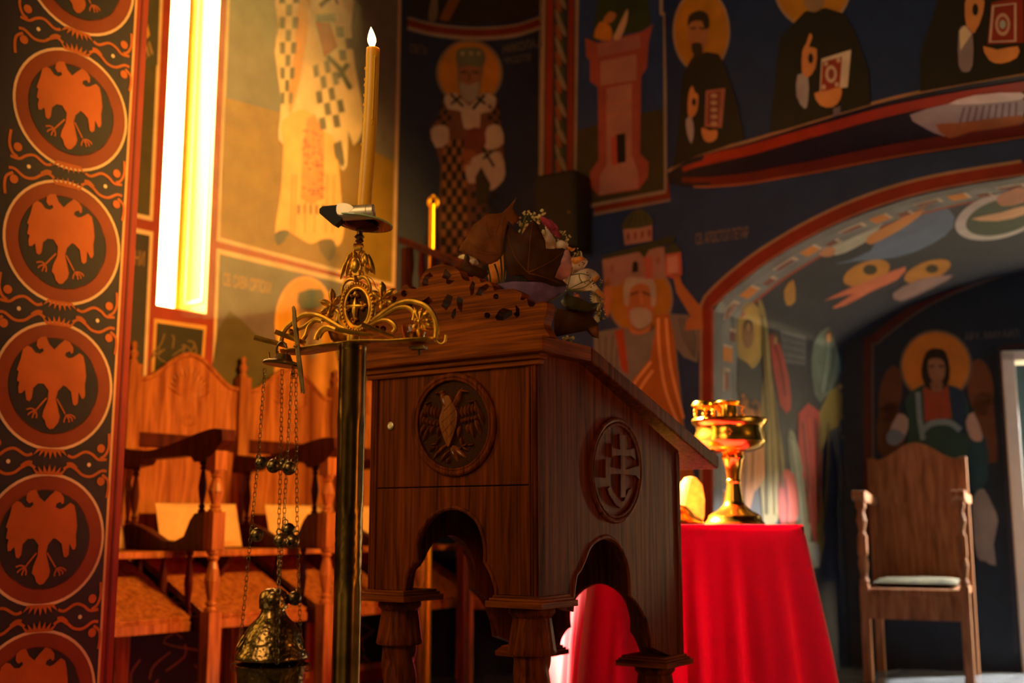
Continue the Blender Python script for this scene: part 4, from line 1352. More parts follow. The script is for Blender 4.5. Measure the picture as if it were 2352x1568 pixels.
# fluted corner strips
def strip(fr, u0, u1, z00, z01, z10, z11, name='corner_strip'):
    m = MB(); n = 3; w = (u1 - u0)
    m.prism(fr, [[(u0, z00), (u1, z10), (u1, z11), (u0, z01)]], 0.0, 0.003)
    for k in range(n):
        a = u0 + w * (k + 0.5) / n
        t = (k + 0.5) / n
        m.tube([fr(a, z00 + (z10 - z00) * t, 0.002), fr(a, z01 + (z11 - z01) * t, 0.002)], w / n * 0.42, 8)
    return obj(name, m, OAK, lec, smooth=True)
cw = -FBK.px(1216, 1100)[0]
strip(FBK, -cw, -0.004, zA0, zA1, zA0, zA1)
strip(FBK, -bw_ + 0.002, -bw_ + cw, zA0, zA1, zA0, zA1)
strip(FSD, sd_ - 0.022, sd_ - 0.002, zD0 + 0.01, zD1 - 0.004, zD0, zD1 - 0.012)
# eagle medallion
E = lambda x, y: FBK.px(940 + x / 5.81, 840 + y / 5.81)
def ring_px(fr, cx_, cy_, rx, ry, tube_r, w, name, parent, mat=OAK, n=56, flat=1.0):
    m = MB(); m.tube([fr(*fr.px(cx_ + rx * cos(2 * pi * k / n), cy_ + ry * sin(2 * pi * k / n)), w) for k in range(n)], tube_r, 10, closed=True, flat=flat)
    return obj(name, m, mat, parent, smooth=True)
med = MB(); med.prism(FBK, [FBK.pxs(ell(1045, 975, 92, 112, 48))], -0.004, 0.001)
mdo = obj('medallion', med, wood('oak_wood_dark', (44, 20, 8), (72, 36, 14), 0.5, (200, 200, 200)), dr_, fix=True, label='round carved medallion with a two-headed eagle')
ring_px(FBK, 1045, 975, 91, 112, 0.0075, 0.003, 'medallion_ring', dr_)
ring_px(FBK, 1045, 975, 84, 104, 0.0035, 0.006, 'medallion_ring', dr_)
eg = MB()
eg.prism(FBK, [[E(*p) for p in smooth_pts([(560, 400), (610, 490), (668, 600), (672, 720), (640, 880), (575, 1050), (545, 1075), (515, 1010), (460, 860), (438, 720), (470, 600), (500, 480), (490, 420)], 3)]], 0.001, 0.011)
def eb(p, q, w, h=0.010, b=0.0):
    eg.blob(FBK, E(*p), E(*q), w / 5.81 * 0.00098, h, 0.001, bias=b)
for p, q, w in (((545, 640), (440, 330), 110), ((430, 360), (360, 375), 40), ((590, 620), (720, 290), 100), ((700, 330), (800, 350), 40), ((470, 330), (430, 400), 60)):
    eb(p, q, w, 0.012)
for k in range(5):      # left wing
    eb((235 + k * 45, 500 + k * 14), (225 + k * 44, 665 + k * 14), 42, 0.011)
    eb((210 + k * 50, 680 + k * 14), (215 + k * 46, 790 + k * 10), 42, 0.011)
for p, q in (((225, 780), (150, 945)), ((300, 790), (190, 1015)), ((205, 560), (160, 800)), ((330, 800), (300, 930)), ((420, 800), (395, 950))):
    eb(p, q, 48, 0.010, -0.2)
for k in range(5):      # right wing
    eb((712 + k * 48, 540 - k * 12), (725 + k * 46, 690 - k * 12), 44, 0.011)
    eb((720 + k * 46, 700 - k * 10), (725 + k * 44, 770 - k * 8), 40, 0.011)
for p, q in (((925, 560), (1000, 790)), ((890, 700), (965, 920)), ((830, 760), (870, 960)), ((690, 800), (665, 970)), ((790, 780), (800, 900))):
    eb(p, q, 50, 0.010, -0.2)
eb((300, 520), (200, 700), 26, 0.009); eb((880, 450), (940, 620), 26, 0.009); eb((200, 520), (300, 480), 28); eb((800, 500), (900, 460), 28)
for p, q, w in (((430, 940), (370, 1060), 34), ((380, 1040), (290, 1060), 34), ((370, 1060), (290, 1150), 26), ((380, 1060), (400, 1140), 30), ((340, 1070), (290, 1110), 24),
                ((700, 950), (715, 1080), 34), ((690, 1100), (790, 1040), 34), ((720, 1080), (800, 1130), 30), ((790, 1060), (870, 1050), 30), ((700, 1090), (690, 1120), 30)):
    eb(p, q, w, 0.009)
for p, q, w in (((520, 1040), (320, 1245), 60), ((550, 1130), (425, 1275), 48), ((545, 1220), (515, 1310), 50), ((570, 1080), (660, 1280), 80), ((580, 1060), (770, 1230), 80)):
    eb(p, q, w, 0.009, -0.2)
obj('carved_eagle', eg, wood('polished_oak', (92, 42, 10), (150, 80, 24), 0.2, (55, 55, 2.5), 0.4), mdo, smooth=True, fix=True)
gr = MB()
for a, b in (((500, 610), (610, 480)), ((470, 760), (665, 570)), ((480, 900), (675, 680)), ((540, 980), (650, 830)), ((480, 780), (560, 940)), ((560, 680), (630, 850))):
    gr.tube([FBK(*E(*a), 0.0112), FBK(*E(*b), 0.0112)], 0.0007, 6)
obj('carved_lines', gr, OAK_H, mdo)

# side panel (bottom edge drops with the slope of the top)
SA = [(1313, 1352), (1321, 1327), (1332, 1308), (1342, 1286), (1355, 1255), (1375, 1237), (1398, 1233), (1422, 1252), (1440, 1291), (1445, 1327), (1446, 1366), (1463, 1384), (1483, 1420), (1494, 1461), (1498, 1528)]
def zbot(u): return zA0 + (zD0 - zA0) * u / sd_
sa = FSD.pxs(SA); sa[0] = (sa[0][0], zbot(sa[0][0])); sa[-1] = (sa[-1][0], zbot(sa[-1][0]))
sa = sm_arch(sa, [0, 3, 10, 14])
kink = FSD.off(0.035).px(1360, 806)
def ztop(u): return zA1 if u < kink[0] else zA1 + (zD1 - zA1) * (u - kink[0]) / (sd_ - kink[0])
sp_loop = [(0, zA0)] + sa + [(sd_, zD0), (sd_, zD1), (kink[0], zA1), (0, zA1)]
mb = MB(); mb.prism(FSD, [sp_loop], -TK, 0); obj('side_panel', mb, OAK, lec, fix=True, bevel=0.002)
mb = MB(); mb.tube([FSD(u, v, -0.002) for u, v in sa], 0.006, 8); obj('arch_moulding', mb, OAK, lec, smooth=True)
FSF = Fr(LA + BD * bw_, SD, UP, SN)
mb = MB(); mb.prism(FSF, [sp_loop], 0, TK); obj('side_panel', mb, OAK, lec, fix=True)
FFR = Fr(LA + SD * sd_, -BD, UP, BN)
dz = zD0 - zA0
fa = [(u, v + dz) for u, v in ba]
mb = MB(); mb.prism(FFR, [[(-bw_, zD0)] + fa + [(0, zD0), (0, zD1), (-bw_, zD1)]], 0, TK); obj('front_panel', mb, OAK, lec, fix=True)
# cross medallion on the side
S_ = lambda x, y: FSD.px(1330 + x / 5.6, 940 + y / 5.6)
mb = MB(); mb.prism(FSD, [[S_(*p) for p in ell(455, 785, 300, 610, 48)]], -0.003, 0.001)
cm = obj('medallion', mb, OAK, lec, fix=True, label='oval carved medallion with a double-barred cross')
for r, w, tr2 in ((1.04, 0.002, 0.0065), (0.95, 0.004, 0.004)):
    m = MB(); m.tube([FSD(*S_(455 + 310 * r * cos(2 * pi * k / 56), 785 + 625 * r * sin(2 * pi * k / 56)), w) for k in range(56)], tr2, 10, closed=True); obj('medallion_ring', m, OAK, cm, smooth=True)
cr = MB()
def cb(loop, h=0.008): cr.prism(FSD, [[S_(*p) for p in loop]], 0.001, h)
cb([(500, 320), (585, 330), (565, 560), (565, 1130), (500, 1130), (500, 560), (485, 330)])
cb([(385, 440), (400, 500), (500, 520), (570, 520), (680, 500), (690, 650), (640, 600), (570, 600), (500, 590), (420, 590), (385, 620)], 0.0085)
cb([(300, 640), (340, 740), (500, 770), (570, 775), (740, 720), (745, 910), (690, 850), (570, 840), (500, 830), (350, 830), (300, 880)], 0.009)
cb([(330, 1020), (370, 990), (400, 1060), (500, 1180), (540, 1180), (600, 1040), (640, 1010), (640, 1090), (560, 1230), (500, 1270), (440, 1230), (350, 1090)], 0.008)
obj('carved_cross', cr, OAK, cm, fix=True, bevel=0.0012)

# ledge, sloping reading board
OV = 0.035
mb = MB()
l0 = zA1; lt = 0.036
LG = Fr(LA, SD, UP, SN)
bz = FSD.off(OV).px(1652, 1048)
slope = (bz[1] - (zA1 + lt)) / (bz[0] - kink[0])
ek = bz[0]
prof_l = [(-OV, l0), (kink[0], l0), (kink[0], l0 + lt), (-OV, l0 + lt)]
mb.prism(LG, [prof_l], -bw_ - OV, OV)
obj('top_ledge', mb, OAK_H, lec, fix=True, bevel=0.006)
mb = MB()
for v0, o_ in ((l0 - 0.012, 0.018), (l0 - 0.024, 0.010)):
    mb.box(FBK, (-bw_ - o_, o_), (v0, v0 + 0.013), (-0.01, o_))
obj('cornice_moulding', mb, OAK_H, lec, bevel=0.003)
mb = MB()
dv = slope * (ek - kink[0])
mb.prism(LG, [[(kink[0], l0), (ek - 0.012, l0 + dv), (ek, l0 + dv + 0.01), (ek, l0 + lt + dv), (kink[0], l0 + lt)]], -bw_ - OV, OV)
obj('reading_board', mb, OAK, lec, fix=True, bevel=0.004)
mb = MB(); mb.prism(LG, [[(ek - 0.018, l0 + lt + dv + 0.004), (ek, l0 + lt + dv - 0.004), (ek, l0 + lt + dv + 0.018), (ek - 0.014, l0 + lt + dv + 0.02)]], -bw_ - OV + 0.01, OV - 0.01)
obj('book_lip', mb, OAK_H, lec, fix=True)

# pierced crest
FCR = FBK.off(OV - 0.012)
C5 = [(1264, 772), (1255, 760), (1248, 743), (1253, 726), (1257, 703), (1251, 692), (1234, 694), (1227, 702), (1219, 705), (1213, 700), (1210, 685), (1202, 689), (1195, 687), (1199, 674), (1189, 668), (1178, 663), (1159, 664), (1143, 665), (1135, 667), (1131, 655), (1120, 645), (1105, 649), (1101, 640), (1088, 634), (1077, 645), (1062, 640), (1055, 623), (1040, 612), (1017, 607), (995, 611), (976, 623), (965, 642), (963, 660), (944, 663), (935, 654), (924, 657), (918, 668), (909, 672), (897, 677), (880, 690), (862, 694), (850, 690), (838, 700), (828, 716), (815, 718), (800, 735), (795, 760), (788, 790), (775, 812)]
out = FCR.pxs(C5)
zc0 = l0 + lt - 0.004
out[0] = (out[0][0], zc0); out[-1] = (out[-1][0], zc0)
H = [[(987, 625), (995, 634), (983, 642), (984, 655), (972, 657), (969, 649), (976, 634)],
     [(1023, 618), (1038, 632), (1028, 642), (1044, 644), (1032, 653), (1025, 651), (1025, 640), (1015, 638)],
     [(985, 681), (994, 692), (984, 700), (968, 692)],
     [(1028, 675), (1040, 681), (1036, 696), (1025, 713), (1014, 702), (1019, 688)],
     [(1053, 679), (1063, 688), (1061, 718), (1052, 708), (1048, 692)],
     [(1040, 713), (1047, 707), (1047, 722), (1041, 733), (1036, 726)],
     [(1085, 645), (1091, 651), (1088, 674), (1081, 679), (1078, 659)],
     [(1118, 651), (1124, 657), (1105, 679), (1092, 677), (1099, 662)],
     ell(1139, 681, 6.5, 6.5, 14), ell(1119, 724, 7, 7, 14), ell(928, 674, 7, 8, 14),
     [(1156, 707), (1176, 713), (1176, 724), (1156, 735), (1141, 736), (1137, 728), (1146, 713)],
     [(1184, 700), (1193, 709), (1193, 724), (1187, 730), (1180, 722), (1185, 715)],
     [(903, 679), (912, 683), (907, 694), (899, 690)], [(942, 688), (952, 694), (940, 712), (932, 702)], ell(880, 755, 7, 7, 14), ell(866, 752, 5, 5, 12)]
mb = MB(); mb.prism(FCR, [smooth_pts(out[:-1], 2, False) + [out[-1]]] + [FCR.pxs(h) for h in H], -0.032, 0.0)
obj('carved_crest', mb, OAK_H, lec, fix=True, bevel=0.0016, label='pierced carved crest board')

# spiral legs: slab, capital and twisted shaft
def leg_at(u, s, ztop_, name='leg'):
    base = LA + BD * u + SD * s
    F_ = Fr(base, -BD, UP, BN)
    hs = 0.075
    m = MB()
    m.box(F_, (-hs, hs), (ztop_ - 0.026, ztop_ - 0.012), (-hs, hs))
    m.box(F_, (-hs + 0.006, hs - 0.006), (ztop_ - 0.012, ztop_ - 0.006), (-hs + 0.006, hs - 0.006))
    m.box(F_, (-hs + 0.012, hs - 0.012), (ztop_ - 0.006, ztop_), (-hs + 0.012, hs - 0.012))
    lg = obj('leg_slab', m, OAK_H, lec, bevel=0.0015)
    z1 = ztop_ - 0.026
    m = MB()
    m.lathe([(0.048, z1), (0.052, z1 - 0.006), (0.052, z1 - 0.014), (0.046, z1 - 0.02), (0.043, z1 - 0.024)], (base.x, base.y, 0), 32)
    def fl(t, z, r): return r * (1 + 0.045 * abs(sin(t * 9)))
    m.lathe([(0.042, z1 - 0.024), (0.046, z1 - 0.05), (0.051, z1 - 0.085), (0.0535, z1 - 0.098), (0.051, z1 - 0.103), (0.042, z1 - 0.104)], (base.x, base.y, 0), 72, fl)
    obj('leg_capital', m, OAK, lec, smooth=True, ang=0.9)
    m = MB(); V = []; F = []; n = 36; zt_ = z1 - 0.104; nz = 60
    for i in range(nz + 1):
        z = zt_ + (0.06 - zt_) * i / nz
        k = min(1, i / 5) * min(1, (nz - i) / 4)
        tw = (zt_ - z) * 26
        for j in range(n):
            t = 2 * pi * j / n
            r = 0.042 * (1 - 0.20 * k * (1 - abs(cos(1.5 * (t - tw)))) )
            V.append(Vector((base.x + r * cos(t), base.y + r * sin(t), z)))
    for i in range(nz):
        for j in range(n):
            l = (j + 1) % n
            F.append((i * n + j, (i + 1) * n + j, (i + 1) * n + l, i * n + l))
    m.add(V, F)
    obj('leg', m, OAK, lec, smooth=True, ang=1.2)
    m = MB(); m.lathe([(0.05, 0.06), (0.056, 0.05), (0.056, 0.035), (0.066, 0.03), (0.066, 0.0)], (base.x, base.y, 0), 28)
    obj('foot', m, OAK, lec, smooth=True)
leg_at(0.055, 0.055, zA0)
leg_at(bw_ - 0.055, 0.055, zA0)
leg_at(0.055, sd_ - 0.055, zD0 + 0.02)
leg_at(bw_ - 0.055, sd_ - 0.055, zD0 + 0.02)
# ================================================================ brass candle stand
YS = 2.0
AX = at(811, 790, YS)                       # pole axis
yaw = radians(18)
FO = Fr((AX.x, AX.y, 0), (cos(yaw), -sin(yaw), 0), UP, (-sin(yaw), -cos(yaw), 0))
PXM = YS / FPX * 1.04                       # metres per pixel here
stand = thing('candle_stand', 'tall brass candle stand with twisted pole and openwork crown', 'candle stand', (AX.x, AX.y, 0))
zp = AX.z
# pole: plain collar, fluted lengths, twisted length
V = []; F = []; n = 40
prof = []
z_of = lambda y: at(800, y, YS).z
zz = [0.03] + [0.03 + (z_of(1500) - 0.03) * k / 14 for k in range(1, 14)]
steps = 110
for i in range(steps + 1):
    z = 0.03 + (zp - 0.03) * i / steps
    prof.append(z)
z_c = z_of(965); z_t1 = z_of(1165); z_t2 = z_of(1345)
Rp = 31.5 * YS / FPX
for z in prof:
    if z > z_c + 0.012: k = 0.0
    elif z > z_c: k = (z_c + 0.012 - z) / 0.012
    else: k = 1.0
    tw = 0.0
    if z < z_t1:
        tw = (z_t1 - max(z, z_t2)) * 30
        if z < z_t2: tw += 0
    amp = 0.10 if not (z_t2 < z < z_t1) else 0.13
    lob = 6 if not (z_t2 < z < z_t1) else 9
    for j in range(n):
        t = 2 * pi * j / n
        r = Rp * (1 - amp * k * (1 - abs(cos(lob / 2 * (t - tw))) ** 0.7))
        if z_c - 0.02 < z < z_c + 0.02: r *= 1 + 0.05 * (1 - abs(z - z_c) / 0.02)
        V.append(Vector((AX.x + r * cos(t), AX.y + r * sin(t), z)))
for i in range(steps):
    for j in range(n):
        l = (j + 1) % n
        F.append((i * n + j, i * n + l, (i + 1) * n + l, (i + 1) * n + j))
F.append(tuple(steps * n + j for j in range(n)))
mb = MB(); mb.add(V, F); obj('pole', mb, BRASS_D, stand, smooth=True, ang=1.0)
mb = MB(); mb.lathe([(0.17, 0), (0.17, 0.012), (0.12, 0.03), (0.05, 0.045), (0.035, 0.07), (0.03, 0.10)], (AX.x, AX.y, 0), 40)
obj('stand_base', mb, BRASS_D, stand, smooth=True)
# collar ring
mb = MB(); mb.lathe([(Rp * 1.01, zp - 0.012), (Rp * 1.03, zp - 0.010), (Rp * 1.03, zp - 0.001), (Rp * 0.9, zp + 0.001)], (AX.x, AX.y, 0), 40); obj('pole_collar', mb, BRASS_D, stand, smooth=True)
o = FO
def P(x, y, w=0.0):
    return o(*o.px(x, y), w)
# cross tray carrying the crown: two boat shaped arms
mb = MB()
tray = smooth_pts([(650, 806), (680, 807), (725, 801), (770, 794), (811, 788), (860, 787), (910, 787), (960, 783), (1000, 778)], 4, False)
V = []; F = []; nt_ = len(tray)
for i, (x, y) in enumerate(tray):
    t = i / (nt_ - 1); u, v = o.px(x, y)
    hw = 0.012 + 0.020 * min(1, min(t, 1 - t) * 7) ** 0.6 - 0.010 * math.exp(-((t - 0.45) / 0.08) ** 2)
    for k in range(9):
        a_ = pi + pi * k / 8
        V.append(o(u, v + 0.006 * sin(a_), hw * cos(a_)))
    V.append(o(u, v + 0.0015, hw)); V.append(o(u, v + 0.0015, -hw))
for i in range(nt_ - 1):
    for k in range(11):
        l = (k + 1) % 11
        F.append((i * 11 + k, i * 11 + l, (i + 1) * 11 + l, (i + 1) * 11 + k))
F.append(tuple(range(11))); F.append(tuple((nt_ - 1) * 11 + k for k in range(11))[::-1])
mb.add(V, F)
obj('crown_tray', mb, BRASS, stand, fix=True, smooth=True)
mb = MB(); mb.tube([P(811, 792), P(812, 760)], 0.012, 14); mb.tube([P(800, 775), P(800, 762)], 0.004, 8); obj('crown_stem', mb, BRASS, stand, smooth=True)
# prongs
for a, b in (((613, 783), (668, 797)), ((660, 770), (712, 792)), ((796, 764), (866, 776)), ((856, 754), (912, 778))):
    mb = MB(); mb.tube([P(a[0], a[1], 0.045), P(b[0], b[1], 0.016)], 0.0046, 8); obj('prong', mb, BRASS, stand, smooth=True)
# bolt under the right arm
mb = MB(); mb.box(o, (o.px(944, 799)[0], o.px(978, 799)[0]), (o.px(950, 803)[1], o.px(950, 796)[1]), (-0.01, 0.01)); mb.tube([P(962, 800), P(962, 815)], 0.003, 8); obj('bolt', mb, BRASS_D, stand)
# hooks at both ends
for pts in ([(638, 806), (636, 818), (628, 826), (619, 822), (617, 809)], [(1003, 776), (1006, 784), (1014, 789), (1022, 783), (1024, 769)]):
    mb = MB(); mb.tube([P(*p) for p in smooth_pts(pts, 4, False)], 0.0024, 8); obj('hook', mb, BRASS, stand, smooth=True)
# openwork crown ------------------------------------------------------
OC_ = (822, 706)
def ringm(rx, ry, tr_, w=0.0, n_=48):
    m = MB(); m.tube([P(OC_[0] + rx * cos(2 * pi * k / n_), OC_[1] + ry * sin(2 * pi * k / n_), w) for k in range(n_)], tr_, 8, closed=True); return m
crown = ringm(36, 54, 0.0045, 0.0)
cw_ = obj('openwork_crown', crown, BRASS, stand, smooth=True, label='oval beaded frame with a cross')
for k in range(38):
    t = 2 * pi * k / 38
    m = MB(); m.ball(P(OC_[0] + 36 * cos(t), OC_[1] + 54 * sin(t), 0.0045), 0.0026, 8, 5)
    if k == 0: beads = m
    else: beads.add(m.v, m.f)
obj('beading', beads, BRASS, cw_, smooth=True, kind='stuff')
obj('inner_rim', ringm(28, 45, 0.0032, 0.001), BRASS, cw_, smooth=True)
mb = MB(); mb.prism(o, [o.pxs(ell(OC_[0], OC_[1], 27, 44, 36))], -0.006, -0.003); obj('oval_ground', mb, plain('dark_brass', (62, 38, 16), 0.45, 1.0, 0.2), cw_, fix=True)
K = 6.032
X4 = lambda x, y: o.px(640 + x / K, 540 + y / K)
mb = MB()
def cbl(p, q, w, h=0.006, b=0.0, w0=-0.001): mb.blob(o, X4(*p), X4(*q), w * 1.3 / K * PXM, h, w0, bias=b, both=True)
for p, q, w in (((1060, 860), (1055, 1200), 70), ((900, 990), (1215, 980), 60), ((1030, 860), (1000, 820), 46), ((1090, 860), (1110, 810), 46), ((1065, 870), (1070, 765), 60),
                ((940, 990), (905, 1000), 44), ((960, 960), (940, 915), 50), ((960, 1010), (950, 1060), 50), ((1150, 960), (1165, 910), 50), ((1150, 1000), (1170, 1040), 50), ((1180, 975), (1230, 960), 50),
                ((1040, 1180), (1005, 1150), 44), ((1050, 1190), (1030, 1215), 50), ((1070, 1180), (1095, 1140), 44)):
    cbl(p, q, w)
obj('crown_cross', mb, BRASS, cw_, smooth=True)
# horns above the oval and their leaf
mb = MB()
for pts in ([(880, 830), (880, 760), (900, 690), (940, 630), (1000, 605), (1050, 610)], [(1240, 830), (1268, 760), (1255, 680), (1220, 610), (1165, 580), (1110, 605)]):
    mb.tube([o(*X4(*p), 0.0) for p in smooth_pts(pts, 4, False)], 0.0036, 8)
for p, q, w in (((1075, 700), (1070, 580), 50), ((1050, 700), (990, 660), 46), ((1100, 690), (1150, 640), 46), ((1060, 690), (1010, 690), 36), ((1090, 690), (1140, 680), 36)):
    cbl(p, q, w, 0.006, 0, -0.002)
obj('horn_scroll', mb, BRASS, stand, smooth=True)
# two-headed eagle
mb = MB()
for p, q, w, h in (((1075, 300), (1070, 560), 130, 0.012), ((1080, 340), (1040, 210), 44, 0.008), ((1100, 330), (1150, 200), 44, 0.008), ((1040, 230), (1000, 262), 26, 0.005), ((1150, 215), (1190, 240), 26, 0.005),
                   ((1000, 250), (930, 420), 60, 0.008), ((960, 300), (850, 610), 44, 0.007), ((990, 330), (935, 585), 40, 0.008), ((1010, 300), (960, 480), 50, 0.008),
                   ((1190, 250), (1250, 420), 70, 0.008), ((1240, 260), (1325, 545), 44, 0.007), ((1210, 330), (1225, 540), 44, 0.008), ((1180, 270), (1200, 460), 50, 0.008), ((1240, 400), (1290, 520), 40, 0.007),
                   ((1040, 470), (990, 540), 40, 0.008), ((1110, 470), (1160, 560), 50, 0.008), ((1000, 520), (985, 580), 34, 0.007), ((1050, 540), (1075, 700), 50, 0.007), ((990, 410), (1060, 400), 50, 0.007), ((1100, 400), (1220, 390), 50, 0.007)):
    cbl(p, q, w, h, 0, -0.002)
mb.prism(o, [[X4(*p) for p in ((1035, 330), (1120, 330), (1150, 440), (1120, 560), (1040, 560), (1000, 440))]], -0.004, 0.004)
obj('brass_eagle', mb, BRASS, stand, smooth=True, fix=True, label='small two-headed brass eagle')
mb = MB()
for k in range(6):
    x = 1060 + k * 20
    mb.blob(o, X4(x + 2, 190), X4(1050 + k * 22, 110), 30 / K * PXM, 0.007, -0.001)
mb.tube([o(*X4(1050, 180), 0.0), o(*X4(1150, 178), 0.0)], 0.005, 8)
obj('eagle_crown', mb, BRASS, stand, smooth=True)
# lilies
def lily(c, tips, w, name='lily'):
    m = MB()
    for t in tips:
        m.blob(o, X4(*c), X4(*t), w * 1.45 / K * PXM, 0.009, -0.003, bias=0.35, both=True)
        m.tube([o(*X4(*c), 0.005), o(*X4((c[0] + t[0]) / 2, (c[1] + t[1]) / 2), 0.0062), o(*X4(*t), 0.001)], 0.0007, 5)
    m.ball(o(*X4(*c), 0.005), 0.004, 8, 5)
    obj(name, m, BRASS, stand, smooth=True)
lily((742, 975), [(725, 735), (560, 900), (860, 835), (560, 1090), (690, 1150), (800, 1040), (640, 1040)], 62)
lily((1430, 890), [(1425, 640), (1610, 740), (1275, 775), (1620, 960), (1440, 1070), (1330, 940), (1540, 960)], 74)
lily((1960, 1200), [(1985, 1010), (2090, 1040), (1880, 1000), (2130, 1180), (2080, 1330), (1950, 1420), (1850, 1330), (1870, 1180), (2160, 1280)], 74)
lily((170, 1370), [(150, 1290), (210, 1340), (180, 1460), (130, 1440), (220, 1420)], 46)
# scrolling stems
mb = MB()
for pts, r in (([(910, 1310), (760, 1220), (620, 1140), (480, 1100), (340, 1110), (230, 1180), (110, 1280), (50, 1380), (30, 1480)], 0.0052),
            ([(640, 1170), (520, 1160), (440, 1200), (360, 1260), (270, 1300)], 0.0040), ([(600, 1190), (500, 1180), (420, 1260), (380, 1380), (320, 1460)], 0.0042),
            ([(940, 1340), (800, 1310), (680, 1270), (600, 1300), (540, 1380), (520, 1450)], 0.0048), ([(980, 1390), (820, 1330), (700, 1300), (620, 1330), (560, 1420)], 0.0035),
            ([(730, 1200), (810, 1190), (830, 1090), (800, 1040)], 0.0034), ([(1290, 900), (1305, 1000), (1290, 1100), (1250, 1200), (1160, 1280), (1060, 1310)], 0.0045),
            ([(860, 1100), (850, 1180), (920, 1270), (1040, 1310)], 0.0040),
            ([(1080, 1310), (1300, 1190), (1480, 1060), (1620, 970), (1780, 920), (1930, 935), (2060, 1000), (2150, 1120), (2190, 1280), (2180, 1440)], 0.0052),
            ([(1300, 1240), (1480, 1100), (1640, 1010), (1790, 1000), (1880, 1080), (1870, 1180)], 0.0042),
            ([(1200, 1290), (1370, 1200), (1500, 1180), (1590, 1230), (1620, 1300), (1580, 1350)], 0.0042)):
    mb.tube([o(*X4(*p), 0.0) for p in smooth_pts(pts, 4, False)], r, 8, flat=1.0)
obj('scrolling_stem', mb, BRASS, stand, smooth=True)
# thin chain hanging behind the crown
mb = MB()
ch = smooth_pts([(1170, 540), (1260, 600), (1320, 720), (1420, 800), (1520, 900)], 6, False)
for i in range(len(ch) - 1):
    a = Vector(X4(*ch[i])); b = Vector(X4(*ch[i + 1])); d = (b - a); q = Vector((-d.y, d.x)) * 0.28
    w_ = -0.012
    if i % 2: mb.tube([o(*p, w_) for p in (a, a + d * .5 + q, b, a + d * .5 - q)], 0.0005, 5, closed=True)
    else: mb.tube([o(a.x, a.y, w_), o(*(a + d * .5), w_ + .0015), o(b.x, b.y, w_), o(*(a + d * .5), w_ - .0015)], 0.0005, 5, closed=True)
obj('thin_chain', mb, BRASS_D, stand)
# candle holder: knop, scalloped drip pan, glass plate
CP = at(826, 524, YS - 0.0)
knop = MB(); zk = P(824, 558).z
knop.lathe([(0.004, zk), (0.008, zk + 0.004), (0.006, zk + 0.008), (0.0095, zk + 0.012), (0.006, zk + 0.016), (0.0055, zk + 0.022), (0.009, zk + 0.026)], (CP.x, CP.y, 0), 18)
obj('candle_knop', knop, BRASS_D, stand, smooth=True)
tiltax = Vector((0.13, 0.03, 1)).normalized()
pan = MB()
def scal(t, z, r): return r * (1 + 0.05 * cos(12 * t)) if r > 0.02 else r
pan.lathe([(0.006, -0.004), (0.015, -0.003), (0.028, 0.001), (0.034, 0.006), (0.0325, 0.0065), (0.026, 0.003), (0.012, 0.000), (0.006, 0.0)], CP, 48, scal, axis=tiltax)
obj('drip_pan', pan, plain('dark_copper', (92, 44, 24), 0.35, 1.0, 0.25, 50), stand, smooth=True, label='scalloped dark copper drip pan')
tg, nt, p = _new('thin_clear_glass')
for n_ in list(nt.nodes):
    if n_.type != 'OUTPUT_MATERIAL': nt.nodes.remove(n_)
tb = nt.nodes.new('ShaderNodeBsdfTransparent'); tb.inputs[0].default_value = (0.90, 0.96, 0.90, 1)
gb = nt.nodes.new('ShaderNodeBsdfGlossy'); gb.inputs['Roughness'].default_value = 0.04
lw = nt.nodes.new('ShaderNodeFresnel'); lw.inputs['IOR'].default_value = 1.5
mx = nt.nodes.new('ShaderNodeMixShader')
nt.links.new(lw.outputs[0], mx.inputs[0]); nt.links.new(tb.outputs[0], mx.inputs[1]); nt.links.new(gb.outputs[0], mx.inputs[2]); nt.links.new(mx.outputs[0], nt.nodes['Material Output'].inputs['Surface'])
gc = CP + tiltax * 0.0085 + Vector((0.003, 0, 0))
pan = MB(); pan.lathe([(0.0, 0.0), (0.0545, 0.0), (0.0545, 0.0030), (0.0, 0.0030)], gc, 56, axis=tiltax, cap=False)
gp = obj('glass_plate', pan, tg, stand, smooth=True, fix=True, label='round clear glass plate with green edge')
pan = MB(); pan.lathe([(0.0545, -0.0002), (0.0560, 0.0006), (0.0560, 0.0026), (0.0545, 0.0034), (0.0545, -0.0002)], gc, 64, axis=tiltax, cap=False)
obj('plate_edge', pan, plain('green_glass_edge', (170, 200, 150), 0.1), gp, smooth=True)

# votive cups on the arms
vg = glass('amber_glass', (226, 190, 120), 0.05)
vt = thing('votive_cup', 'amber glass votive cup on the right arm of the candle stand', 'votive cup', tuple(P(934, 780, -0.035)))
zb_ = P(934, 778).z; c_ = P(934, 778, -0.035)
mb = MB(); mb.lathe([(0.0, zb_), (0.017, zb_ + 0.001), (0.021, zb_ + 0.014), (0.0235, zb_ + 0.030), (0.0222, zb_ + 0.030), (0.0195, zb_ + 0.014), (0.0155, zb_ + 0.004), (0.0, zb_ + 0.004)], (c_.x, c_.y, 0), 32, cap=False)
obj('cup', mb, vg, vt, smooth=True, fix=True)
mb = MB(); mb.lathe([(0.0, zb_ + 0.005), (0.0150, zb_ + 0.005), (0.0185, zb_ + 0.016), (0.0, zb_ + 0.016)], (c_.x, c_.y, 0), 24, cap=False); obj('oil', mb, plain('lamp_oil', (120, 84, 26), 0.1), vt, smooth=True)
mb = MB(); mb.ball((c_.x + 0.016, c_.y, zb_ + 0.036), 0.011, 12, 8, (1.1, 0.7, 0.8)); obj('float_wick', mb, STEEL, vt, smooth=True)
vt2 = thing('votive_cup', 'dark bronze votive bowl on the left arm of the candle stand', 'votive cup', tuple(P(772, 790, -0.035)))
zb_ = P(772, 788).z; c_ = P(772, 788, -0.035)
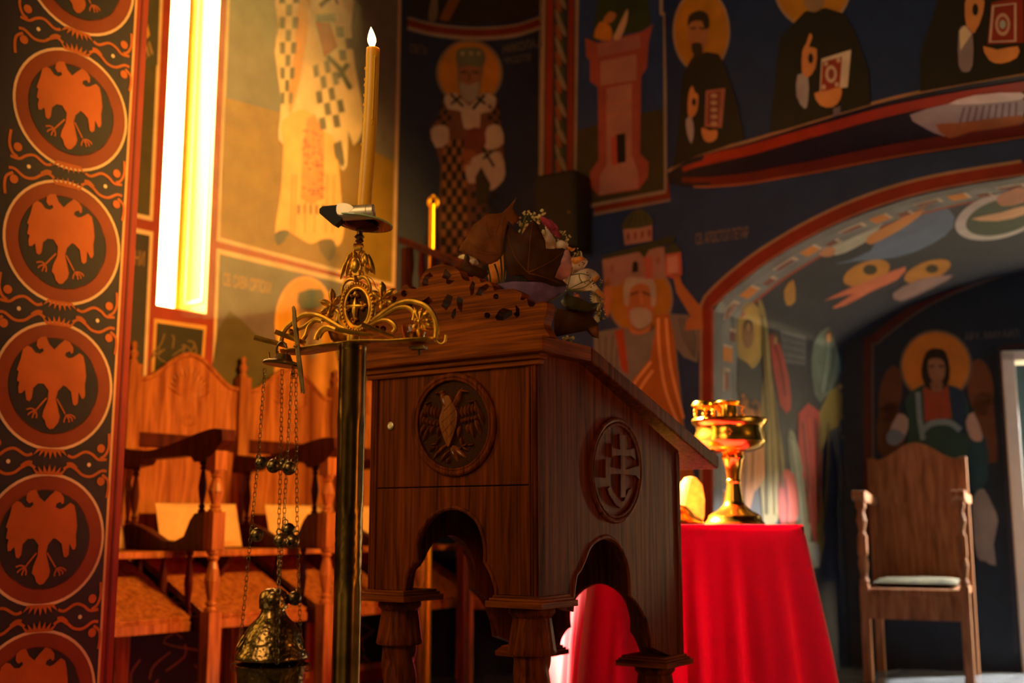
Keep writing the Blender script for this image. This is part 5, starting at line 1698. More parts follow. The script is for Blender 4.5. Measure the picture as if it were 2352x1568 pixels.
mb = MB(); mb.lathe([(0.0, zb_), (0.013, zb_ + 0.001), (0.026, zb_ + 0.012), (0.0315, zb_ + 0.026), (0.0305, zb_ + 0.028), (0.024, zb_ + 0.014), (0.0, zb_ + 0.006)], (c_.x, c_.y, 0), 32, cap=False)
obj('bowl', mb, BRASS_D, vt2, smooth=True)
mb = MB(); mb.ball((c_.x + 0.008, c_.y, zb_ + 0.028), 0.0125, 14, 8, (1.4, 0.8, 0.7)); obj('float_wick', mb, STEEL, vt2, smooth=True)

# ---- candle
cb0 = at(836, 478, YS); ct = at(857, 112, YS)
can = thing('candle', 'tall yellow beeswax candle with a lit flame', 'candle', tuple(cb0))
wax, nt, p = _new('beeswax')
cr_, nz, mp = noise_col(nt, srgb(252, 182, 40), 14, 0.08)
nt.links.new(cr_.outputs['Color'], p.inputs['Base Color'])
p.inputs['Roughness'].default_value = 0.38
p.inputs['Subsurface Weight'].default_value = 0.35
p.inputs['Subsurface Radius'].default_value = (0.012, 0.008, 0.003)
p.inputs['Subsurface Scale'].default_value = 0.5
mb = MB(); V = []; F = []; n = 28; m_ = 40; rng = random.Random(3)
ax = (ct - cb0); L_ = ax.length; az = ax.normalized(); axx = Vector((1, 0, 0)); axx = (axx - az * axx.dot(az)).normalized(); axy = az.cross(axx)
lump = [[rng.gauss(0, 1) for j in range(n)] for i in range(m_ + 1)]
for i in range(m_ + 1):
    t = i / m_
    bow = sin(pi * t) * 0.0022
    r = 0.0128 * (1.0 - 0.02 * t)
    for j in range(n):
        a = 2 * pi * j / n
        left = max(0, -cos(a)) ** 2
        q = r * (1 + (0.045 * left * (0.6 + 0.4 * sin(i * 1.7) ) if t > 0.42 else 0) + 0.006 * lump[i][j] * (1 if t > 0.4 else 0.4) * left)
        V.append(cb0 + az * (L_ * t) + axx * (q * cos(a) + bow) + axy * (q * sin(a)))
for i in range(m_):
    for j in range(n):
        l = (j + 1) % n; F.append((i * n + j, i * n + l, (i + 1) * n + l, (i + 1) * n + j))
k0 = len(V)
for j in range(n):
    a = 2 * pi * j / n; V.append(ct + axx * (0.0085 * cos(a)) + axy * (0.0085 * sin(a)) - az * 0.003)
for j in range(n):
    l = (j + 1) % n; F.append((m_ * n + j, m_ * n + l, k0 + l, k0 + j))
F.append(tuple(k0 + j for j in range(n)))
F.append(tuple(range(n))[::-1])
mb.add(V, F); obj('wax_shaft', mb, wax, can, smooth=True, ang=1.0)
mb = MB()
def cax(t, a, e=1.0): return cb0 + az * (L_ * t) + axx * (0.0130 * e * cos(a) + sin(pi * t) * 0.0022) + axy * (0.0130 * e * sin(a))
mb.tube([cax(t, -1.15) for t in (0.93, 0.85, 0.78, 0.70, 0.62, 0.545)], [0.0014, 0.0012, 0.0010, 0.0011, 0.0012, 0.0015], 6)
for t, r in ((0.93, 0.0026), (0.545, 0.0022), (0.515, 0.0016), (0.59, 0.0015)): mb.ball(cax(t, -1.15), r, 8, 6, (0.8, 0.8, 1.4))
for t in (0.87, 0.80, 0.765, 0.70, 0.64, 0.57, 0.52, 0.39): mb.ball(cax(t, pi + 0.15, 1.04), 0.0021, 8, 6, (0.7, 0.7, 1.6))
obj('wax_drips', mb, wax, can, smooth=True)
mb = MB(); mb.tube([ct - az * 0.003, ct + az * 0.004 + axx * -0.001, ct + az * 0.010 + axx * -0.003], 0.0009, 6); obj('wick', mb, plain('charred_wick', (30, 18, 10), 0.9), can)
fmn, nt, p = _new('candle_flame')
p.inputs['Base Color'].default_value = (0, 0, 0, 1); p.inputs['Emission Color'].default_value = (1.0, 0.62, 0.22, 1); p.inputs['Emission Strength'].default_value = 14.0
mb = MB(); fb = ct + az * 0.001 - axx * 0.0015; ft = at(852, 62, YS)
fa_ = (ft - fb); mb.lathe([(0.0008, 0), (0.0045, 0.10 * fa_.length), (0.0078, 0.30 * fa_.length), (0.0079, 0.45 * fa_.length), (0.0058, 0.66 * fa_.length), (0.0028, 0.86 * fa_.length), (0.0003, fa_.length)], fb, 18, axis=fa_)
obj('flame', mb, fmn, can, smooth=True, label='pointed bright candle flame')
pl_ = bpy.data.lights.new('candle_light', 'POINT'); pl_.energy = 0.55; pl_.color = (1.0, 0.55, 0.2); pl_.shadow_soft_size = 0.012
plo = bpy.data.objects.new('candle_light', pl_); COL.objects.link(plo); plo.location = ft + az * 0.014

# ---- lighter lying on the glass plate
l0_ = at(752, 492, YS - 0.028); l1_ = at(858, 486, YS - 0.040)
lig = thing('lighter', 'silver and black lighter lying on the glass plate', 'lighter', tuple(l0_))
la = (l1_ - l0_); ln = la.length
def LP_(t): return l0_ + la * t
mb = MB(); mb.lathe([(0.0, 0.26 * ln), (0.0118, 0.26 * ln), (0.0132, 0.30 * ln), (0.0135, 0.86 * ln), (0.0128, 0.868 * ln), (0.0135, 0.876 * ln), (0.0135, 1.0 * ln), (0.0115, 1.01 * ln), (0.0105, 0.995 * ln), (0.0045, 0.99 * ln), (0.0040, 0.998 * ln), (0.0018, 0.998 * ln), (0.0, 0.985 * ln)], l0_, 36, axis=la, cap=False)
obj('lighter_body', mb, STEEL, lig, smooth=True, label='matte silver cylinder')
LF = Fr(l0_, la, UP)
mb = MB()
mb.prism(LF, [[(-0.012, 0.008), (-0.006, 0.0125), (0.020, 0.0135), (0.026, 0.0135), (0.026, -0.002), (0.030, -0.013), (0.018, -0.024), (0.008, -0.018), (-0.012, 0.000)]], -0.0105, 0.0105)
obj('lighter_cap', mb, BLACKP, lig, fix=True, bevel=0.0015)
mb = MB(); mb.prism(LF, [smooth_pts([(0.022, 0.0138), (0.040, 0.0142), (0.052, 0.006), (0.046, -0.001), (0.036, -0.006), (0.022, -0.004)], 3)], 0.004, 0.0135); obj('lighter_clip', mb, STEEL, lig, fix=True, bevel=0.002)

# ---- scissors hanging on the prongs
sc = thing('scissors', 'long pointed brass scissors hung through the left prongs of the stand', 'scissors', tuple(P(690, 900, 0.03)))
FSs = o.off(0.034)
mb = MB(); mb.prism(FSs, [FSs.pxs([(672, 706), (677, 702), (681, 712), (684, 756), (690, 800), (696, 850), (701, 902), (698, 905), (690, 860), (681, 800), (673, 740)])], 0.0, 0.004); obj('blade', mb, SILVER, sc, fix=True, bevel=0.001)
FSs = o.off(0.029)
mb = MB(); mb.prism(FSs, [FSs.pxs([(678, 752), (686, 752), (690, 800), (692, 850), (695, 900), (693, 904), (688, 868), (682, 820)])], 0.0, 0.004); obj('blade', mb, SILVER, sc, fix=True, bevel=0.001)
mb = MB(); mb.ball(o(*FSs.px(684, 795), 0.039), 0.004, 10, 6); obj('pivot', mb, BRASS, sc, smooth=True)

# ================================================================ hanging censer
WC = 0.030
cen = thing('censer', 'ornate gilt censer hanging by four belled chains from the candle stand', 'censer', tuple(at(622, 1568, YS - 0.05)))
YC = P(647, 800, WC).y
def Q(x, y, dy=0.0): return at(x, y, YC + dy)
mb = MB(); rr = [Q(647 + 12 * cos(2 * pi * k / 24), 805 + 20 * sin(2 * pi * k / 24)) for k in range(24)]
mb.tube(rr, 0.0021, 8, closed=True); obj('hanging_ring', mb, SILVER, cen, smooth=True)
hp = Q(648, 840); hax = Vector((0.12, 0.0, 1)).normalized()
mb = MB(); mb.lathe([(0.034, 0.0), (0.0355, 0.003), (0.033, 0.006), (0.0265, 0.0085), (0.018, 0.0105), (0.0125, 0.020), (0.0115, 0.0215), (0.0, 0.022)], hp, 36, axis=hax, cap=False)
mb.lathe([(0.0, 0.0), (0.034, 0.0)], hp, 36, axis=hax, cap=False)
obj('chain_plate', mb, SILVER, cen, smooth=True, label='domed chain plate')
# body
bc = Q(624, 1520)
Z = lambda y: Q(624, y).z
R_ = lambda px: px * YC / FPX * 1.02
def emb(t, z, r): return r * (1 + 0.010 * sin(9 * t + 40 * z) * sin(160 * z + 3 * sin(5 * t)))
lid_p = [(78, 1512), (80, 1508), (79, 1502), (72, 1492), (68, 1475), (60, 1452), (48, 1432), (36, 1420), (30, 1412), (27, 1405), (26, 1398), (31, 1396), (32, 1380), (31, 1366), (27, 1358), (18, 1352), (8, 1350), (0, 1349)]
engr, nt, p = _new('engraved_silver_gilt')
cr_, nz, mp = noise_col(nt, srgb(150, 118, 66), 30, 0.45)
nt.links.new(cr_.outputs['Color'], p.inputs['Base Color'])
p.inputs['Metallic'].default_value = 1.0; p.inputs['Roughness'].default_value = 0.3
vo = nt.nodes.new('ShaderNodeTexVoronoi'); vo.inputs['Scale'].default_value = 150; vo.feature = 'SMOOTH_F1'
tcn = nt.nodes.new('ShaderNodeTexCoord'); nt.links.new(tcn.outputs['Object'], vo.inputs['Vector'])
bmp = nt.nodes.new('ShaderNodeBump'); bmp.inputs['Strength'].default_value = 0.5; bmp.inputs['Distance'].default_value = 0.003
nt.links.new(vo.outputs['Distance'], bmp.inputs['Height']); nt.links.new(bmp.outputs['Normal'], p.inputs['Normal'])
mb = MB(); mb.lathe([(R_(a), Z(b)) for a, b in lid_p], (bc.x, bc.y, 0), 56, emb, cap=False)
lid = obj('censer_lid', mb, engr, cen, smooth=True)
for a in (-2.75, -0.35, 1.2, 2.4):
    d = Vector((cos(a), sin(a), 0)); c = Vector((bc.x, bc.y, Z(1466))) + d * R_(62)
    tl = Fr(c, Vector((-sin(a), cos(a), 0)), (d * -0.55 + UP * 0.85))
    if tl.N.dot(d) < 0: tl.N = -tl.N
    m = MB(); m.tube([tl(0.016 * cos(2 * pi * k / 20) * 0.8, 0.021 * sin(2 * pi * k / 20), 0.001) for k in range(20)], 0.0016, 6, closed=True)
    rg = obj('lid_cartouche', m, engr, lid, smooth=True)
    m = MB(); m.prism(tl, [ell(0, 0, 0.004, 0.0075, 12)], -0.001, 0.002); m.prism(tl, [ell(0, 0.006, 0.0075, 0.0035, 12)], -0.001, 0.002); obj('pierced_hole', m, plain('matt_black', (10, 8, 6), 0.9), lid, fix=True)  # solid black ovals set in for the openings
bowl_p = [(0, 1700), (30, 1700), (34, 1690), (22, 1680), (18, 1665), (30, 1650), (50, 1630), (66, 1600), (73, 1565), (74, 1545), (78, 1532), (79, 1526), (76, 1524), (70, 1532), (66, 1545), (40, 1560), (0, 1562)]
mb = MB(); mb.lathe([(R_(a), Z(b)) for a, b in bowl_p], (bc.x, bc.y, 0), 56, emb, cap=False)
obj('censer_bowl', mb, engr, cen, smooth=True, fix=True)
mb = MB(); mb.lathe([(R_(64), Z(1546)), (R_(40), Z(1542)), (0, Z(1541))], (bc.x, bc.y, 0), 32, cap=False); obj('charcoal', mb, plain('charcoal', (12, 10, 9), 0.95), cen, smooth=True)
for sx in (-1, 1):
    e_ = Q(624 + sx * 79 - 2, 1526)
    m = MB(); m.tube([e_ + Vector((sx * 0.003 + 0.0065 * cos(t * pi / 8), 0, -0.004 + 0.0065 * sin(t * pi / 8))) for t in range(16)], 0.0011, 6, closed=True); m.tube([e_ + Vector((-sx * .004, 0, .003)), e_ + Vector((sx * .006, 0, .003))], 0.0013, 6)
    obj('bowl_ring', m, SILVER, cen, smooth=True)
# chains: path of points with a small sideways depth, links drawn one by one
def chain(pts, dy):
    m = MB(); P3 = [Q(x, y, d) for (x, y), d in zip(pts, dy)]
    LK = 0.0105
    for i in range(len(P3) - 1):
        a, b = P3[i], P3[i + 1]; d = b - a; nl = max(1, round(d.length / (LK * 0.78)))
        for k in range(nl):
            c0 = a + d * (k / nl); c1 = a + d * ((k + 1) / nl)
            ex = (c1 - c0) * 0.13; c0 = c0 - ex; c1 = c1 + ex
            t = (c1 - c0).normalized()
            sd = Vector((1, 0, 0)) if k % 2 == 0 else Vector((0.35, 1, 0))
            sd = (sd - t * sd.dot(t)).normalized() * 0.0024
            q = (c1 - c0) * 0.22
            m.tube([c0 - sd * 0.55, c0 + q * 0.6 - sd, c1 - q * 0.6 - sd, c1 - sd * 0.55, c1 + sd * 0.55, c1 - q * 0.6 + sd, c0 + q * 0.6 + sd, c0 + sd * 0.55], 0.00062, 5, closed=True)
    obj('chain', m, SILVER, cen, smooth=True)
chain([(608, 848), (594, 1048), (577, 1215), (549, 1512)], (0.02, 0.02, 0.02, 0.0))
chain([(648, 850), (645, 1056), (640, 1225), (640, 1352), (636, 1524)], (-0.025, -0.03, -0.035, -0.055, -0.065))
chain([(671, 858), (659, 1056), (652, 1200), (642, 1330), (638, 1362)], (0.0, 0.0, 0.0, 0.0, 0.0))
chain([(680, 858), (681, 1056), (683, 1230), (687, 1358), (692, 1500)], (0.0, 0.0, 0.0, 0.0, 0.0))
mb = MB()
for k in range(14):
    c = Q(678 + 9 * cos(k * 2.1), 846 + 12 * sin(k * 1.3) + k % 3 * 3, 0.004 * sin(k))
    mb.tube([c + Vector((0.003 * cos(t * pi / 4), 0.001 * sin(t * pi / 4 + k), 0.004 * sin(t * pi / 4))) for t in range(8)], 0.0007, 5, closed=True)
obj('chain_knot', mb, SILVER, cen, smooth=True)
def bell(x, y, r, tilt, dy=0.0):
    c = Q(x, y, dy); r = r * YC / FPX
    a = Vector((sin(tilt), 0.25, cos(tilt))).normalized()
    m = MB()
    m.lathe([(r * cos(t), r * sin(t)) for t in [-pi / 2 + pi * k / 14 for k in range(1, 14)]], c, 24, axis=a)
    m.lathe([(r * 1.0, -0.06 * r), (r * 1.07, -0.05 * r), (r * 1.07, 0.05 * r), (r, 0.06 * r)], c, 24, axis=a, cap=False)
    b = obj('bell', m, SILVER, cen, smooth=True)
    m = MB(); ex = a.cross(Vector((0, 1, 0))).normalized(); tp = c + a * r * 1.22
    m.tube([tp + (ex * cos(t * pi / 6) + a * sin(t * pi / 6)) * r * 0.38 for t in range(12)], r * 0.09, 6, closed=True); obj('bell_loop', m, SILVER, b, smooth=True)
    m = MB(); fw = Vector((0, -1, 0)); fw = (fw - a * fw.dot(a)).normalized()
    m.ball(c - a * r * 0.55 + fw * r * 0.78, r * 0.22, 8, 6); m.ball(c - a * r * 0.8 + fw * r * 0.5, r * 0.12, 8, 6); obj('bell_slot', m, MATS['matt_black'], b, smooth=True)  # solid black balls set in for the slot
for x, y, r, t, dy in ((600, 1062, 14, -0.5, 0.02), (628, 1070, 16, 0.5, -0.03), (648, 1068, 12, 0.4, 0.01), (664, 1075, 16, 0.5, -0.01),
                       (590, 1228, 16, -0.6, 0.02), (662, 1216, 16, -0.45, 0.01), (645, 1240, 16, -0.3, -0.035), (672, 1243, 16, 0.45, -0.01),
                       (628, 1376, 16, 0.5, -0.05), (676, 1374, 16, 0.5, 0.0)):
    bell(x, y, r, t, dy)
# ================================================================ bouquet on the lectern
YB = 2.68
bq = thing('bouquet', 'bouquet of lilies, daisies and dried brown leaves on the lectern', 'bouquet', tuple(at(1230, 770, YB)))
def leaf_mat(name, rgb, trans=0.2, rough=0.6):
    if name in MATS: return MATS[name]
    m, nt, p = _new(name)
    cr_, nz, mp = noise_col(nt, srgb(*rgb), 30, 0.3, 5)
    nt.links.new(cr_.outputs['Color'], p.inputs['Base Color']); p.inputs['Roughness'].default_value = rough; p.inputs['Specular IOR Level'].default_value = 0.12
    tr_ = nt.nodes.new('ShaderNodeBsdfTranslucent'); nt.links.new(cr_.outputs['Color'], tr_.inputs['Color'])
    mx = nt.nodes.new('ShaderNodeMixShader'); mx.inputs[0].default_value = trans
    nt.links.new(p.outputs[0], mx.inputs[1]); nt.links.new(tr_.outputs[0], mx.inputs[2])
    nt.links.new(mx.outputs[0], nt.nodes['Material Output'].inputs['Surface'])
    MATS[name] = m
    return m
BROWN = leaf_mat('dried_brown_leaf', (116, 64, 26), 0.10); BROWN_D = leaf_mat('dried_dark_leaf', (66, 34, 15), 0.06)
PETAL = leaf_mat('lily_petal', (238, 214, 196), 0.35); PETALP = leaf_mat('pink_lily_petal', (226, 176, 182), 0.35)
PURP = leaf_mat('lilac_wrapping', (120, 90, 128), 0.2); ROSE = leaf_mat('rose_daisy', (186, 74, 96), 0.25)
CREAMF = leaf_mat('cream_blossom', (236, 214, 160), 0.3); STEMG = leaf_mat('green_stem', (84, 92, 40), 0.1); PEACH = leaf_mat('peach_petal', (246, 168, 84), 0.4)
def sheet(name, pts, Y0, mat, bulge=0.03, tilt=(0, 0), sm=0, wrinkle=0.0, parent=bq, veins=None, vmat=None, seed=0, cen=None):
    """a thin curved leaf or petal: outline, dished and tilted in depth"""
    if sm: pts = smooth_pts(pts, sm)
    cx_ = sum(p[0] for p in pts) / len(pts) if cen is None else cen[0]; cy_ = sum(p[1] for p in pts) / len(pts) if cen is None else cen[1]
    rmax = max(sqrt((p[0] - cx_) ** 2 + (p[1] - cy_) ** 2) for p in pts)
    def dep(x, y):
        r = sqrt((x - cx_) ** 2 + (y - cy_) ** 2) / rmax
        return Y0 + bulge * r * r + tilt[0] * (x - cx_) / 100 + tilt[1] * (y - cy_) / 100 + wrinkle * (sin((x + seed) * 0.11 + y * 0.05) + sin(y * 0.13 - x * 0.07 + seed))
    T = [[pts[i] for i in t] for t in tessellate_polygon([[Vector((p[0], p[1], 0)) for p in pts]])]
    out = []
    while T:
        t = T.pop()
        L = [(t[i][0] - t[(i + 1) % 3][0]) ** 2 + (t[i][1] - t[(i + 1) % 3][1]) ** 2 for i in range(3)]
        k = L.index(max(L))
        if L[k] > 11 ** 2:
            a, b, c = t[k], t[(k + 1) % 3], t[(k + 2) % 3]; m = ((a[0] + b[0]) / 2, (a[1] + b[1]) / 2)
            T += [[a, m, c], [m, b, c]]
        else: out.append(t)
    mb = MB()
    for t in out: mb.add([at(p[0], p[1], dep(*p)) for p in t], [(0, 1, 2)])
    o = obj(name, mb, mat, parent, smooth=True, fix=True, ang=1.5)
    md = o.modifiers.new('thickness', 'SOLIDIFY'); md.thickness = 0.0012; md.offset = 0
    if veins:
        m = MB()
        for v in veins:
            q = smooth_pts(v, 4, False)
            m.tube([at(x, y, dep(x, y) - 0.001) for x, y in q], [0.0014 * (1 - 0.6 * i / len(q)) for i in range(len(q))], 5)
        obj('leaf_vein', m, vmat or BROWN, o, smooth=True)
    return o
B1 = lambda x, y: (1040 + x / 6.03, 440 + y / 6.03)
b1 = lambda L: [B1(*p) for p in L]
sheet('leaf', b1([(80, 820), (110, 740), (190, 640), (260, 500), (290, 450), (400, 380), (480, 310), (600, 305), (680, 295), (770, 210), (850, 120), (880, 75), (860, 150), (830, 230), (870, 300), (920, 340), (900, 420), (830, 470), (770, 400), (740, 520), (700, 700), (690, 880), (620, 960), (520, 1005), (420, 990), (300, 910), (180, 850)]), 2.60, BROWN, 0.05, (0.01, -0.02), 0, 0.0016,
      veins=[b1([(655, 860), (560, 740), (490, 560), (455, 380), (490, 310)]), b1([(660, 860), (670, 600), (700, 400), (800, 250), (875, 90)]), b1([(650, 860), (400, 800), (200, 690)]), b1([(640, 870), (400, 850), (120, 800)]), b1([(600, 560), (650, 400)]), b1([(540, 650), (540, 440)])], seed=3)
sheet('leaf', b1([(740, 560), (750, 450), (820, 500), (880, 560), (960, 600), (1000, 530), (1060, 440), (1110, 390), (1160, 430), (1230, 570), (1280, 680), (1290, 790), (1390, 790), (1520, 780), (1560, 800), (1500, 900), (1490, 1010), (1460, 1060), (1410, 1190), (1520, 1230), (1600, 1300), (1450, 1310), (1250, 1290), (1060, 1250), (960, 1170), (780, 1160), (730, 1000), (710, 850)]), 2.58, BROWN_D, 0.06, (0.01, 0.0), 0, 0.0016,
      veins=[b1([(1040, 1120), (1200, 1050), (1400, 940), (1530, 830)]), b1([(1040, 1120), (1060, 850), (1080, 600), (1110, 410)]), b1([(1030, 1110), (860, 900), (760, 600)]), b1([(1050, 1130), (1250, 1180), (1500, 1270)])], seed=9)
sheet('leaf', b1([(90, 1070), (150, 960), (170, 870), (230, 900), (230, 960), (260, 1020), (340, 1040), (400, 1060), (470, 1090), (490, 1150), (440, 1220), (380, 1230), (300, 1180), (180, 1170)]), 2.63, BROWN_D, 0.03, (0, 0), 2, 0.0015, seed=5)
B2 = lambda x, y: (1200 + x / 6.53, 560 + y / 6.53)
b2 = lambda L: [B2(*p) for p in L]
sheet('leaf', b2([(500, 960), (640, 980), (800, 960), (980, 950), (1150, 880), (1100, 1000), (1040, 1090), (1130, 1190), (1140, 1420), (1040, 1390), (960, 1300), (760, 1340), (560, 1380), (480, 1390), (470, 1100)]), 2.60, BROWN_D, 0.05, (0.01, 0), 0, 0.0016, seed=2)
sheet('leaf', b2([(580, 860), (680, 720), (720, 780), (830, 800), (960, 860), (1010, 890), (1160, 880), (1080, 980), (980, 1020), (800, 1000), (620, 960)]), 2.585, leaf_mat('olive_leaf', (58, 48, 22), 0.1), 0.04, (0, 0), 1, 0.003, seed=11)
sheet('leaf', b2([(1000, 1270), (1140, 1210), (1145, 1425), (1060, 1380)]), 2.57, BROWN, 0.02, (0, 0), 0)
# wrapping paper
sheet('wrapping_paper', [(1142, 652), (1180, 646), (1240, 648), (1280, 655), (1304, 660), (1300, 668), (1262, 692), (1230, 700), (1212, 686), (1196, 668), (1160, 664)], 2.60, PURP, 0.05, (0.02, 0.0), 1, 0.002)
# lilies, petal by petal
for nm, L, m, y, bl in (('lily_petal', [(650, 60), (700, 110), (725, 230), (745, 360), (730, 470), (640, 520), (570, 540), (480, 490), (530, 380), (580, 290), (570, 280), (610, 180)], PETALP, 2.64, 0.03),
                        ('lily_petal', [(720, 240), (800, 200), (900, 195), (980, 260), (930, 350), (860, 420), (760, 470), (740, 400)], PETAL, 2.66, 0.04),
                        ('lily_petal', [(600, 530), (740, 470), (880, 390), (990, 370), (1090, 410), (1160, 490), (1100, 560), (980, 620), (830, 680), (690, 690), (660, 620)], PETAL, 2.63, 0.05),
                        ('lily_petal', [(690, 680), (860, 640), (1040, 590), (1150, 670), (1230, 780), (1250, 840), (1180, 800), (1100, 720), (900, 700)], PETAL, 2.65, 0.04),
                        ('lily_petal', [(1060, 680), (1160, 690), (1240, 800), (1250, 840), (1160, 790)], PEACH, 2.645, 0.02),
                        ('lily_petal', [(720, 240), (800, 200), (900, 196), (940, 240), (860, 260), (780, 300)], PEACH, 2.652, 0.02),
                        ('lily_petal', [(1040, 520), (1120, 480), (1160, 500), (1080, 580)], PEACH, 2.622, 0.01)):
    sheet(nm, b2(L), y, m, bl, (0.02, 0), 2)
for nm, L, m, y in (('lily_petal', [(1270, 440), (1320, 520), (1380, 600), (1430, 700), (1420, 780), (1290, 790), (1260, 640), (1290, 560)], PETAL, 2.66),
                    ('lily_petal', [(1410, 760), (1480, 670), (1560, 700), (1600, 730), (1560, 800), (1480, 790)], PETAL, 2.65),
                    ('lily_petal', [(1560, 740), (1620, 850), (1600, 800), (1700, 780), (1640, 830)], PEACH, 2.66),
                    ('lily_petal', [(225, 940), (300, 930), (350, 970), (350, 1010), (290, 1010), (245, 980)], PETAL, 2.72),
                    ('lily_petal', [(75, 905), (140, 870), (230, 890), (330, 935), (250, 950), (120, 930)], CREAMF, 2.74),
                    ('lily_petal', [(500, 1000), (700, 870), (720, 1000), (730, 1200), (640, 1260), (500, 1240)], PEACH, 2.76)):
    sheet(nm, b1(L), y, m, 0.04, (0, 0), 2)
# petal spots
mb = MB()
for x, y in ((850, 320), (905, 280), (915, 310), (930, 290), (970, 430), (985, 470), (1020, 505), (1045, 550), (1015, 565), (930, 570), (940, 590), (880, 580), (1060, 600), (1075, 625), (1030, 650)):
    p = at(*B2(x, y), 2.622); mb.ball(p, 0.0016, 6, 4)
obj('petal_spots', mb, plain('petal_spot', (60, 34, 24), 0.8), bq, kind='stuff')
# daisies
def daisy(cx_, cy_, r, Y, mat, n=26, sq=0.7, rot=0.0, dome=0.012):
    m = MB(); c = at(cx_, cy_, Y); s_ = r * Y / FPX
    nx = Vector((cos(rot), -0.5, sin(rot))).normalized()
    ex = nx.orthogonal().normalized(); ey = nx.cross(ex)
    for ring_ in range(2):
        for k in range(n):
            a = 2 * pi * (k + 0.5 * ring_) / n
            d = ex * cos(a) + ey * sin(a)
            q = s_ * (1 - 0.3 * ring_)
            m.tube([c + d * s_ * 0.15, c + d * q * 0.6 + nx * dome * (0.6 + ring_ * 0.5), c + d * q + nx * dome * 0.3], [s_ * 0.03, s_ * 0.085, s_ * 0.03], 5, flat=0.4)
    m.ball(c + nx * 0.004, s_ * 0.22, 10, 6)
    obj('daisy', m, mat, bq, smooth=True)
daisy(1262, 524, 34, 2.70, ROSE, 30, 0.7, 0.7)
daisy(1362, 690, 26, 2.68, leaf_mat('white_daisy', (240, 220, 190), 0.35), 24, 0.7, 0.1)
daisy(1366, 730, 16, 2.69, leaf_mat('white_daisy', (240, 220, 190), 0.35), 18, 0.7, -0.2)
daisy(1318, 684, 13, 2.62, leaf_mat('pink_daisy', (226, 150, 130), 0.3), 18, 0.7, 0.2)
# stems
class StemSet:
    def tube(s, pts, r, n):
        m = MB(); m.tube(pts, r, n); obj('stem', m, STEMG, bq, smooth=True)
mb = StemSet()
for a, b in (((1120, 612), (1127, 656)), ((1136, 606), (1147, 650)), ((1149, 585), (1152, 656)), ((1158, 580), (1157, 650)), ((1210, 630), (1200, 650)), ((1185, 560), (1208, 495))):
    mb.tube([at(a[0], a[1], 2.66), at((a[0] + b[0]) / 2 + 2, (a[1] + b[1]) / 2, 2.655), at(b[0], b[1], 2.66)], 0.0022, 6)
for k in range(14):
    x = 1190 + k * 3; mb.tube([at(x, 655, 2.64), at(x + random.uniform(-10, 10), 630 + random.uniform(-8, 8), 2.63)], 0.0007, 5)
for L in ([(660, 700), (720, 480), (750, 350)], [(725, 470), (880, 445), (980, 470)], [(690, 680), (870, 590), (1010, 540)], [(690, 690), (900, 660), (1000, 600), (1050, 560)], [(690, 700), (900, 710), (1040, 700)], [(690, 690), (560, 780), (400, 870)], [(850, 450), (860, 520), (900, 580)]):
    mb.tube([at(*B2(*p), 2.60) for p in smooth_pts(L, 3, False)], 0.0011, 5)
# baby's breath: tiny blossoms on hair stems
rng = random.Random(12)
def breath(cx_, cy_, rx, ry, n, Y, rb=0.0038):
    m = MB(); s = MB()
    for k in range(n):
        a = rng.uniform(0, 2 * pi); q = sqrt(rng.random())
        x, y = cx_ + rx * q * cos(a), cy_ + ry * q * sin(a)
        yy = Y + rng.uniform(-0.02, 0.02); p = at(x, y, yy)
        r = rb * rng.uniform(0.45, 1.15)
        for j in range(4):
            m.ball(p + Vector((rng.uniform(-1, 1), rng.uniform(-1, 1), rng.uniform(-1, 1))) * r * 0.55, r * 0.62, 6, 4)
        s.tube([p, at(cx_ + (x - cx_) * 0.3, cy_ + ry * 0.9, Y)], 0.0004, 4)
    obj('babys_breath', m, CREAMF, bq, smooth=True, kind='stuff'); obj('babys_breath_stems', s, STEMG, bq, kind='stuff')
breath(1215, 505, 26, 26, 30, 2.70); breath(1200, 525, 12, 18, 14, 2.68, 0.0055); breath(1290, 545, 22, 14, 26, 2.72, 0.003)
breath(1322, 582, 16, 14, 26, 2.72, 0.0025); breath(1245, 545, 12, 22, 12, 2.66, 0.004); breath(1372, 650, 14, 16, 14, 2.66, 0.0016); breath(1380, 722, 12, 16, 14, 2.66, 0.002)
breath(1372, 700, 18, 30, 26, 2.68, 0.004); breath(1308, 778, 14, 5, 12, 2.62, 0.004); breath(1240, 495, 14, 12, 8, 2.70, 0.0055)

# ================================================================ table with red cloth
TR = radians(7)
tx = Vector((cos(TR), sin(TR), 0)); ty = Vector((-sin(TR), cos(TR), 0))
TCt = at(1556, 1210, 3.76); TZ = EYE - 0.006; HW = 0.32
tc_ = Vector((TCt.x, TCt.y, 0))
tab = thing('table', 'small square wooden table hidden under the red cloth', 'table', tuple(tc_))
FT = Fr(tc_, tx, ty, UP)
mb = MB(); mb.box(FT, (-HW + 0.01, HW - 0.01), (-HW + 0.01, HW - 0.01), (TZ - 0.035, TZ - 0.006)); obj('tabletop', mb, STALL_D, tab)
for a in (-1, 1):
    for b in (-1, 1):
        mb = MB(); mb.box(FT, (a * (HW - 0.05) - 0.02, a * (HW - 0.05) + 0.02), (b * (HW - 0.05) - 0.02, b * (HW - 0.05) + 0.02), (0, TZ - 0.035)); obj('leg', mb, STALL_D, tab)
cl, nt, p = _new('red_cloth')
cr_, nz, mp = noise_col(nt, srgb(216, 6, 92), 200, 0.05)
nt.links.new(cr_.outputs['Color'], p.inputs['Base Color']); p.inputs['Roughness'].default_value = 0.75
p.inputs['Sheen Weight'].default_value = 0.6; p.inputs['Sheen Tint'].default_value = (1, 0.75, 0.7, 1)
tr_ = nt.nodes.new('ShaderNodeBsdfTranslucent'); nt.links.new(cr_.outputs['Color'], tr_.inputs['Color'])
